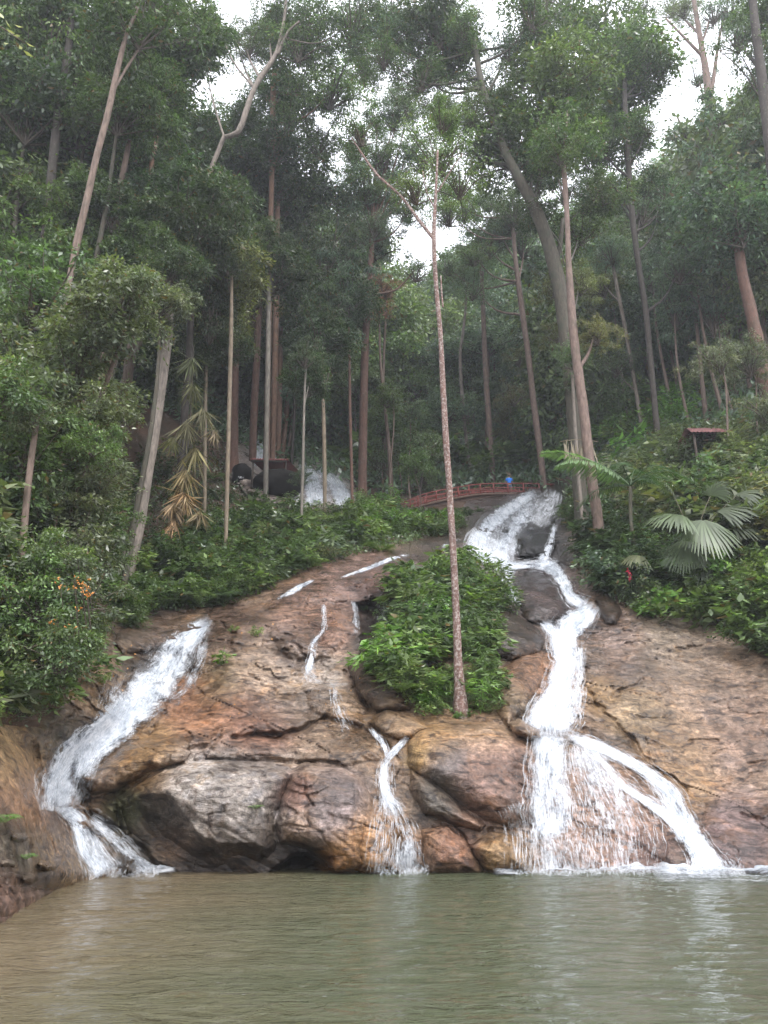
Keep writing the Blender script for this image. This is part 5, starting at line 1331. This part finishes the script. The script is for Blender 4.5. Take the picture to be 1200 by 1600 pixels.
# pale dead skirt of the frond hanging by the trunk
b3 = P(905, 690, 38.0)
dk = empty('dead_frond', b3, 'pale dead frond hanging beside the pinkish trunk', 'dead frond')
n = 34; c = np.stack([rng.uniform(-.9, .9, n), rng.normal(0, .1, n), rng.normal(0, .12, n)], -1)
V, Q = leaves(c, np.array([0, 0, -1.]) + rng.normal(0, .1, (n, 3)), np.array([0, -1., 0]) + rng.normal(0, .3, (n, 3)), rng.uniform(.8, 1.9, n), np.full(n, .09), .2)
obj('leaflets', mesh_np('leaflets', V, Q, M_DEAD, {'rnd': np.full((len(V), 4), .3)}, smooth=False), dk, color=(.30, .25, .17))
V, Q = tube(smooth_path([(-1, 0, 0), (0, 0, .12), (1, 0, .0)], 6), np.full(6, .02), 5); obj('stalk', mesh_np('stalk', V, Q, M_BARK), dk, color=(.2, .16, .1))

# hanging strap leaf tufts on the dark trunk of the left bank
Yt = 37.3
b4 = P(290, 900, Yt); b4[2] = groundZ(b4[0], Yt)
vn = empty('climbing_pandan', b4, 'climbing plant with dead brown and olive hanging leaf tufts on a dark trunk', 'climbing plant')
tops = [(300,600,40,(.10,.10,.045)),(292,660,45,(.11,.10,.05)),(318,640,40,(.10,.09,.045)),(270,685,28,(.13,.13,.05)),(305,700,52,(.14,.12,.055)),(290,735,45,(.16,.12,.055)),(335,675,24,(.13,.10,.06)),(288,770,40,(.18,.11,.05)),
        (268,788,34,(.18,.125,.07)),(290,780,30,(.19,.135,.07)),(312,800,30,(.17,.13,.07)),(272,815,38,(.20,.125,.065)),(275,845,34,(.16,.12,.06)),(300,560,36,(.08,.09,.04))]
pth = smooth_path([P(u, v, Yt) - b4 for u, v in [(278,905),(280,830),(288,740),(298,640),(302,540)]], 14)
V, Q = tube(pth, np.linspace(.06, .04, 14), 6); obj('stem', mesh_np('stem', V, Q, M_BARK), vn, color=(.07, .055, .04))
for (u, v, L, col) in tops:
    c = P(u, v, Yt - rng.uniform(.8, 1.6)) - b4; n = 56; col = tuple(x * 1.5 for x in col)
    d = rng.normal(0, .42, (n, 3)) + [0, 0, -.9]; dn = d / np.linalg.norm(d, axis=1)[:, None]
    LL = L * mpp(u, v, Yt) * rng.uniform(.6, 1.35, n)
    V, Q = leaves(np.tile(c, (n, 1)) + rng.normal(0, .07, (n, 3)), dn, rng.normal(size=(n, 3)), LL, np.full(n, .075), .2)
    obj('leaf_tuft', mesh_np('leaf_tuft', V, Q, M_DEAD, {'rnd': np.repeat(np.stack([rng.rand(n), rng.rand(n) * .4, np.zeros(n), np.ones(n)], -1), 4, 0)}, smooth=False), vn, color=col)

# a grey round leaf palm low on the bank
b5 = P(330, 880, 37); f5 = empty('fan_palm', b5, 'small grey fan leaf low on the left bank near the thin trunk', 'palm')
fan(f5, (0, 0, -.2), P(324, 855, 36.6) - b5, (.1, -.5, -.3), 17 * mpp(324, 855, 36.6), (.12, .13, .09), spread=3.6)

# pink flower and orange flowers
M_PINK = plain('pink_petal', (.75, .05, .12), .5, .2); M_ORG = plain('orange_petal', (.55, .22, .04), .5, .2)
b6 = P(984, 905, 33.0); fl = empty('torch_ginger', b6, 'pink red flower spike hanging on the right bank', 'flower')
V, Q = tube(smooth_path([(0, 0, -1.2), (.05, 0, -.3), (0, 0, .5)], 7), np.full(7, .015), 5); obj('stem', mesh_np('stem', V, Q, M_LEAF, {'rnd': np.full((len(V), 4), .5)}), fl, color=GREENS['mid'])
n = 46; t = rng.rand(n); c = np.stack([rng.normal(0, .025, n), rng.normal(0, .025, n), .5 - t * .6], -1)
V, Q = leaves(c, rng.normal(size=(n, 3)) + [0, 0, -.8], rng.normal(size=(n, 3)), np.full(n, .11), np.full(n, .045)); obj('petals', mesh_np('petals', V, Q, M_PINK, smooth=False), fl)
cl = []
for (u, v, k) in [(118,912,8),(130,920,12),(138,930,10),(100,916,5),(92,906,4),(126,950,4),(84,972,5),(135,912,5),(112,975,3)]:
    for _ in range(k):
        cl.append(P(u + rng.normal(0, 4), v + rng.normal(0, 4), 17.2 + rng.normal(0, .2)))
cl = np.array(cl); b7 = cl.mean(0); n = len(cl)
fo = empty('flowering_twigs', b7, 'cluster of orange flowers on the left thicket', 'flower')
Vq = [leaves(cl - b7, rng.normal(size=(n, 3)), rng.normal(size=(n, 3)) + [0, -1, 0], np.full(n, .045), np.full(n, .035)) for _ in range(3)]
V, Q = join(Vq); obj('petals', mesh_np('petals', V, Q, M_ORG, smooth=False), fo)['kind'] = 'stuff'
V, Q = join([tube(smooth_path([cl[i] - b7 + [0, .5, -.7], cl[i] - b7], 4), [.012, .01, .008, .005], 4, cap=False) for i in range(0, n, 4)])
obj('twigs', mesh_np('twigs', V, Q, M_BARK), fo, color=(.1, .08, .06))

# leafy twig close to the camera at the top left
b8 = P(-60, 20, 5.5); tw = empty('overhanging_twig', b8, 'yellow green leaves on a twig at the top left corner', 'twig')
tip = P(40, 68, 5.2) - b8
pts = smooth_path([(0, 0, 0), tip * .5 + [0, 0, .06], tip], 8); V, Q = tube(pts, np.linspace(.012, .003, 8), 5); obj('stem', mesh_np('stem', V, Q, M_BARK), tw, color=(.12, .09, .06))
c = np.array([P(u, v, 5.25) - b8 for u, v in [(8,30),(22,38),(10,45),(30,70),(40,66),(36,78),(6,66),(0,20),(-10,50),(20,55)]])
n = len(c); V, Q = leaves(c, np.array([.8, 0, -.5]) + rng.normal(0, .4, (n, 3)), np.array([0, -1., .3]) + rng.normal(0, .3, (n, 3)), rng.uniform(.07, .1, n), np.full(n, .035))
obj('leaves', mesh_np('leaves', V, Q, M_LEAFG, {'rnd': np.tile([.6, .3, 0, 1], (len(V), 1))}, smooth=False), tw, color=(.22, .24, .03))

# ================================================================== FAR WATERFALL
def far_rock(poly, Y0, Y1, h, label, seed, step=2.0):
    p = np.array(poly, float); lo, hi = p.min(0) - 4, p.max(0) + 4
    U, Vv = np.meshgrid(np.arange(lo[0], hi[0] + 1, step), np.arange(lo[1], hi[1] + 1, step))
    Y = Y1 + (Y0 - Y1) * (Vv - lo[1]) / (hi[1] - lo[1])
    p0 = P(U, Vv, Y); sd = poly_sd(poly, U + fbm(p0 * .5, 3) * 5, Vv + fbm(p0 * .5 + 9, 3) * 4) * mpp(U, Vv, Y)
    Y = D0(U, Vv) - 1.2
    D = Y - h * np.sqrt(1 - (1 - np.clip(sd / h, 0, 1)) ** 2) + .5 - .8 * fbm(p0 * [.4, .4, .9] + seed, 4, ridged=True)
    X = P(U, Vv, D); m = sd > -.3
    mm = m[:-1, :-1] & m[1:, :-1] & m[:-1, 1:] & m[1:, 1:]; j, i = np.nonzero(mm); nc = m.shape[1]; a = j * nc + i
    Q = np.stack([a, a + nc, a + nc + 1, a + 1], -1); used = np.unique(Q); re = np.full(m.size, -1); re[used] = np.arange(len(used))
    T = np.zeros((len(used), 4)); T[:, :3] = (.20, .17, .15); T[:, 3] = .5
    V = X.reshape(-1, 3)[used]
    o = obj('rock_face', mesh_np('rock_face', V, re[Q], M_ROCK, {'tint': T})); o['kind'] = 'structure'; o['label'] = label
    return lambda u, v: bil(D, u, v, lo[0], lo[1], step)
fr = far_rock([(355,700),(372,684),(420,680),(460,700),(475,722),(500,724),(530,738),(552,762),(562,790),(530,800),(460,795),(400,780),(362,745)], 68, 78, 2.0, 'grey rock face of the far waterfall', 3)
_DSkeep = DS
DS = fr
fall([[(473,722,8,1.3),(482,740,14,1.3),(490,760,18,1.2),(497,790,24,1.2)],[(495,730,9,1.1),(515,745,13,1.0),(530,765,17,1.1),(540,792,20,1.2)],[(478,740,8,.6),(466,765,8,.5),(460,790,8,.5)]], 'far waterfall spreading over grey rock beyond the trees', off=.5, spray=.8)
fall([[(402,684,10,1.4),(404,700,12,1.4),(406,730,12,1.3)],[(425,690,6,1.0),(428,725,6,.9)],[(380,735,4,.7),(376,748,5,.6)]], 'white upright far fall behind the red roofed shelter', off=.5, spray=.8)
DS = _DSkeep

# ================================================================== SHELTER, BLACK ROCKS
def lump(name, u, v, Y, rx, ry, rz, col, label, seed):
    n, m = 26, 34
    th, ph = np.meshgrid(np.linspace(0, math.pi, n), np.linspace(0, 2 * math.pi, m))
    d = np.stack([np.sin(th) * np.cos(ph), np.sin(th) * np.sin(ph), np.cos(th)], -1)
    r = 1 + .22 * fbm(d * 1.3 + seed, 3) + .05 * fbm(d * 5 + seed, 3)
    X = d * r[..., None] * [rx, ry, rz]
    c = P(u, v, Y)
    T = np.zeros((n * m, 4)); T[:, :3] = col; T[:, 3] = .1
    o = obj(name, mesh_np(name, X.reshape(-1, 3), grid_faces(m, n), M_BLACK), loc=c)
    return thing(o, label, 'boulder')
lump('boulder', 433, 756, float(D0(433, 765)) - 4.5, 1.75, 1.5, 1.0, (.022, .02, .018), 'large black round boulder under the red roofed shelter', 1)
lump('boulder', 378, 742, float(D0(378, 750)) - 1.5, .75, .8, .8, (.02, .018, .016), 'small black boulder left of the shelter', 2)
Yh = float(D0(433, 765)) - 3.2
hb = P(432, 748, Yh); sh = empty('shelter', hb, 'small open shelter with faded red roof above the black boulder', 'shelter')
pl, pr = P(398, 736, Yh) - hb, P(456, 737, Yh) - hb
rd = P(424, 716, Yh + 2.4) - hb
fL, fR = np.array([pl[0], -2.2, pl[2]]), np.array([pr[0], -2.2, pr[2]])
bL, bR = np.array([pl[0] + .3, 2.4, pl[2] + .95]), np.array([pr[0] + .3, 2.4, pl[2] + .95])
nr2, nc2 = 5, 30
tv, tu = np.meshgrid(np.linspace(0, 1, nr2), np.linspace(0, 1, nc2), indexing='ij')
S = ((fL * (1 - tu[..., None]) + fR * tu[..., None]) * (1 - tv[..., None]) + (bL * (1 - tu[..., None]) + bR * tu[..., None]) * tv[..., None])
S[..., 2] += .04 * np.cos(np.arange(nc2) * math.pi)[None]
Vt = S.reshape(-1, 3); Vb = Vt - [0, 0, .08]
Q = grid_faces(nr2, nc2); V = np.vstack([Vt, Vb]); Q = np.vstack([Q, Q[:, ::-1] + len(Vt), [[0, 1, 1 + len(Vt), len(Vt)]]])
for i in range(nc2 - 1): Q = np.vstack([Q, [[i, i + 1, i + 1 + len(Vt), i + len(Vt)]]])
obj('roof', mesh_np('roof', V, Q, M_ROOFRED, smooth=False), sh)
for x, y in ((fL[0] + .2, -1.9), (fR[0] - .2, -1.9), (fL[0] + .2, 2.1), (fR[0] - .2, 2.1)):
    V, Q = bar((x, y, -1.6), (x, y, pl[2] + (.85 if y > 0 else 0)), .12, .12); obj('post', mesh_np('post', V, Q, M_POST, smooth=False), sh)
V, Q = bar(fL + [.1, .1, -.12], fR + [-.1, .1, -.12], .1, .14); obj('beam', mesh_np('beam', V, Q, M_POST, smooth=False), sh)
M_ROOFDULL = plain('dull_red_roofing', (.16, .07, .065), .85, .5, 3.0, .02)
# red roof on the right slope
Yr = 43.0
rb = P(1095, 690, Yr); rh = empty('hut', rb, 'faded red gabled roof half hidden in shrubs up the right slope', 'hut')
a = P(1066, 688, Yr) - rb; b = P(1130, 686, Yr) - rb; rg = P(1095, 669, Yr) - rb
for s, yy in ((-1, -1.3), (1, 1.3)):
    tt = np.linspace(0, 1, 24); e0 = np.stack([a[0] + (b[0] - a[0]) * tt, np.full(24, yy), np.full(24, a[2])], -1); e1 = np.stack([a[0] + .3 + (b[0] - a[0] - .6) * tt, np.zeros(24), np.full(24, rg[2])], -1)
    w = .03 * np.cos(np.arange(24) * math.pi); e0[:, 2] += w; e1[:, 2] += w
    V = np.vstack([e0, e1]); Q = grid_faces(2, 24); V2 = V - [0, 0, .07]
    V = np.vstack([V, V2]); Q = np.vstack([Q, Q + 48, np.array([[i, i + 1, i + 49, i + 48] for i in range(23)])])
    obj('roof', mesh_np('roof', V, Q, M_ROOFDULL, smooth=False), rh)
for x in (a[0] + .3, b[0] - .3):
    for y in (-1.0, 1.0):
        V, Q = bar((x, y, -2.6), (x, y, a[2] + .05), .12, .12); obj('post', mesh_np('post', V, Q, M_POST, smooth=False), rh)

# ================================================================== BRIDGE AND PERSON
ctl = np.array([(618, 806, 60.0), (650, 793, 61.5), (690, 784, 63.0), (735, 777, 64.5), (790, 775, 65.2), (850, 776, 65.5), (885, 778, 65.5)])
bp = smooth_path(np.array([P(u, v, Y) for u, v, Y in ctl]), 61)
bb = bp[0].copy()
br = empty('footbridge', bb, 'red railed footbridge crossing above the right cascade', 'bridge')
T = np.gradient(bp, axis=0); T[:, 2] = 0; T /= np.linalg.norm(T, axis=1)[:, None]; NS = np.stack([-T[:, 1], T[:, 0], T[:, 2]], -1)
def sweep(c, wy, hz):
    n = len(c); s = NS[:n]
    R = np.stack([c - s * wy / 2, c + s * wy / 2, c + s * wy / 2 + [0, 0, hz], c - s * wy / 2 + [0, 0, hz]], 1)
    V = R.reshape(-1, 3); Q = np.array([[i * 4 + k, i * 4 + (k + 1) % 4, i * 4 + 4 + (k + 1) % 4, i * 4 + 4 + k] for i in range(n - 1) for k in range(4)])
    return V, np.vstack([Q, [[0, 1, 2, 3]], [[4 * n - 4, 4 * n - 3, 4 * n - 2, 4 * n - 1]]])
rel = bp - bb
V, Q = sweep(rel + [0, 0, -.18], 1.7, .18); obj('deck', mesh_np('deck', V, Q, M_DECK, smooth=False), br)
for s in (-1, 1):
    V, Q = sweep(rel + NS * s * .55 + [0, 0, -.62], .22, .42); obj('girder', mesh_np('girder', V, Q, M_DECK, smooth=False), br)
    for hz, nm, w in ((.84, 'handrail', .09), (.45, 'rail', .06), (.08, 'rail', .09)):
        V, Q = sweep(rel + NS * s * .8 + [0, 0, hz], .08, w); obj(nm, mesh_np(nm, V, Q, M_RED, smooth=False), br)
    pm = None; bm_ = None
    for i in range(0, 61, 4):
        if pm is None:
            V, Q = boxm(0, 0, .45, .12, .12, .94); pm = mesh_np('post', V, Q, M_RED, smooth=False)
            V, Q = boxm(0, 0, .3, .045, .045, .5); bm_ = mesh_np('baluster', V, Q, M_RED, smooth=False)
        obj('post', pm, br, rel[i] + NS[i] * s * .8)
    for k in range(0, 60):
        if k % 4: obj('baluster', bm_, br, rel[k] + NS[k] * s * .8)

def skin(name, pts, edges, rads, mat, parent=None, loc=None, sub=2):
    me = bpy.data.meshes.new(name); me.from_pydata([tuple(p) for p in pts], edges, [])
    o = bpy.data.objects.new(name, me); C.objects.link(o)
    if parent: o.parent = parent
    if loc is not None: o.location = tuple(float(x) for x in loc)
    o.modifiers.new('skin', 'SKIN'); sv = me.skin_vertices[0].data
    for i, r in enumerate(rads): sv[i].radius = r if isinstance(r, tuple) else (r, r)
    sv[0].use_root = True
    o.modifiers.new('sub', 'SUBSURF').levels = sub; o.modifiers['sub'].render_levels = sub
    me.materials.append(mat)
    return o
M_SKIN = plain('skin', (.32, .19, .13), .5, .05); M_SHIRT = plain('blue_cotton', (.02, .22, .80), .8, .1)
M_SHORTS = plain('pale_blue_denim', (.24, .30, .42), .85, .1); M_HAIR = plain('black_hair', (.012, .01, .01), .5, .1); M_SHOE = plain('dark_sandal', (.03, .03, .03), .6, .1)
ip = int(np.argmin(np.abs(proj(bp[:, 0], bp[:, 1], bp[:, 2])[0] - 794)))
ploc = bp[ip] + [0, -.35, 0.02] 
# body: pelvis first; facing away from the camera (+Y), arms out to the rail
bpts = [(0,0,.93),(0,.01,1.12),(0,0,1.33),(0,.01,1.47),(0,.05,1.56),(0,.06,1.68),
        (-.18,0,1.42),(-.27,.10,1.17),(-.24,.33,1.06),(.18,0,1.42),(.27,.10,1.17),(.24,.33,1.06),
        (-.10,0,.86),(-.12,.02,.48),(-.12,-.02,.08),(-.12,.10,.035),(.10,0,.86),(.13,.03,.48),(.13,-.02,.08),(.13,.10,.035)]
bed = [(0,1),(1,2),(2,3),(3,4),(4,5),(3,6),(6,7),(7,8),(3,9),(9,10),(10,11),(0,12),(12,13),(13,14),(14,15),(0,16),(16,17),(17,18),(18,19)]
brd = [(.14,.10),(.14,.10),(.16,.11),.07,.055,(.085,.10),.055,.042,.032,.055,.042,.032,.085,.058,.04,.035,.085,.058,.04,.035]
pn = skin('person', bpts, bed, brd, M_SKIN, loc=ploc)
pn.scale = (1.08, 1.08, 1.04)
thing(pn, 'person in a bright blue shirt and pale shorts leaning on the bridge rail', 'person')
skin('shirt', [(0,0,.90),(0,.01,1.12),(0,0,1.34),(0,.01,1.46),(-.19,0,1.42),(-.25,.05,1.25),(.19,0,1.42),(.25,.05,1.25)], [(0,1),(1,2),(2,3),(3,4),(4,5),(3,6),(6,7)], [(.175,.13),(.17,.125),(.19,.135),.09,.08,.075,.08,.075], M_SHIRT, pn)
skin('shorts', [(0,0,.92),(-.11,0,.80),(-.125,.02,.52),(.11,0,.80),(.13,.02,.52)], [(0,1),(1,2),(0,3),(3,4)], [(.165,.125),.105,.09,.105,.09], M_SHORTS, pn)
skin('hair', [(0,.03,1.66),(0,.03,1.73),(0,.05,1.77)], [(0,1),(1,2)], [(.09,.10),(.10,.115),(.06,.07)], M_HAIR, pn)
for s in (-1, 1):
    V, Q = boxm(s * .125, .03, .02, .10, .27, .04); obj('sandal', mesh_np('sandal', V, Q, M_SHOE), pn)
    fv = []
    for k in range(4):      # fingers laid over the rail, thumb below
        fx = s * (.24 - (k - 1.5) * .019); L = [.07, .08, .075, .06][k]
        fv.append(tube([(fx, .33, 1.05), (fx, .33 + L * .6, 1.075), (fx, .33 + L, 1.05)], [.010, .009, .007], 5))
    fv.append(tube([(s * .205, .31, 1.05), (s * .19, .35, 1.04)], [.011, .008], 5))
    V, Q = join(fv); obj('hand', mesh_np('hand', V, Q, M_SKIN), pn)

# ================================================================== HAZE
dg = None
top = 8.0
for o in C.objects:
    if o.type == 'MESH':
        top = max(top, max((o.matrix_basis @ Vector(c)).z + (o.parent.location.z if o.parent else 0) for c in (o.bound_box[1], o.bound_box[6])))
hm = bpy.data.materials.new('haze_air'); hm.use_nodes = True
hn, hl = hm.node_tree.nodes, hm.node_tree.links; hn.clear()
pv = hn.new('ShaderNodeVolumePrincipled'); pv.inputs['Color'].default_value = (.92, .95, 1.0, 1); pv.inputs['Density'].default_value = HAZE
pv.inputs['Anisotropy'].default_value = 0.2
ho = hn.new('ShaderNodeOutputMaterial'); hl.new(pv.outputs[0], ho.inputs['Volume'])
z0 = -5.4; z1 = top + 4
V, Q = boxm(0, 150, (z0 + z1) / 2, 720, 720, z1 - z0)
hz = obj('haze', mesh_np('haze', V, Q, hm, smooth=False)); hz['kind'] = 'stuff'
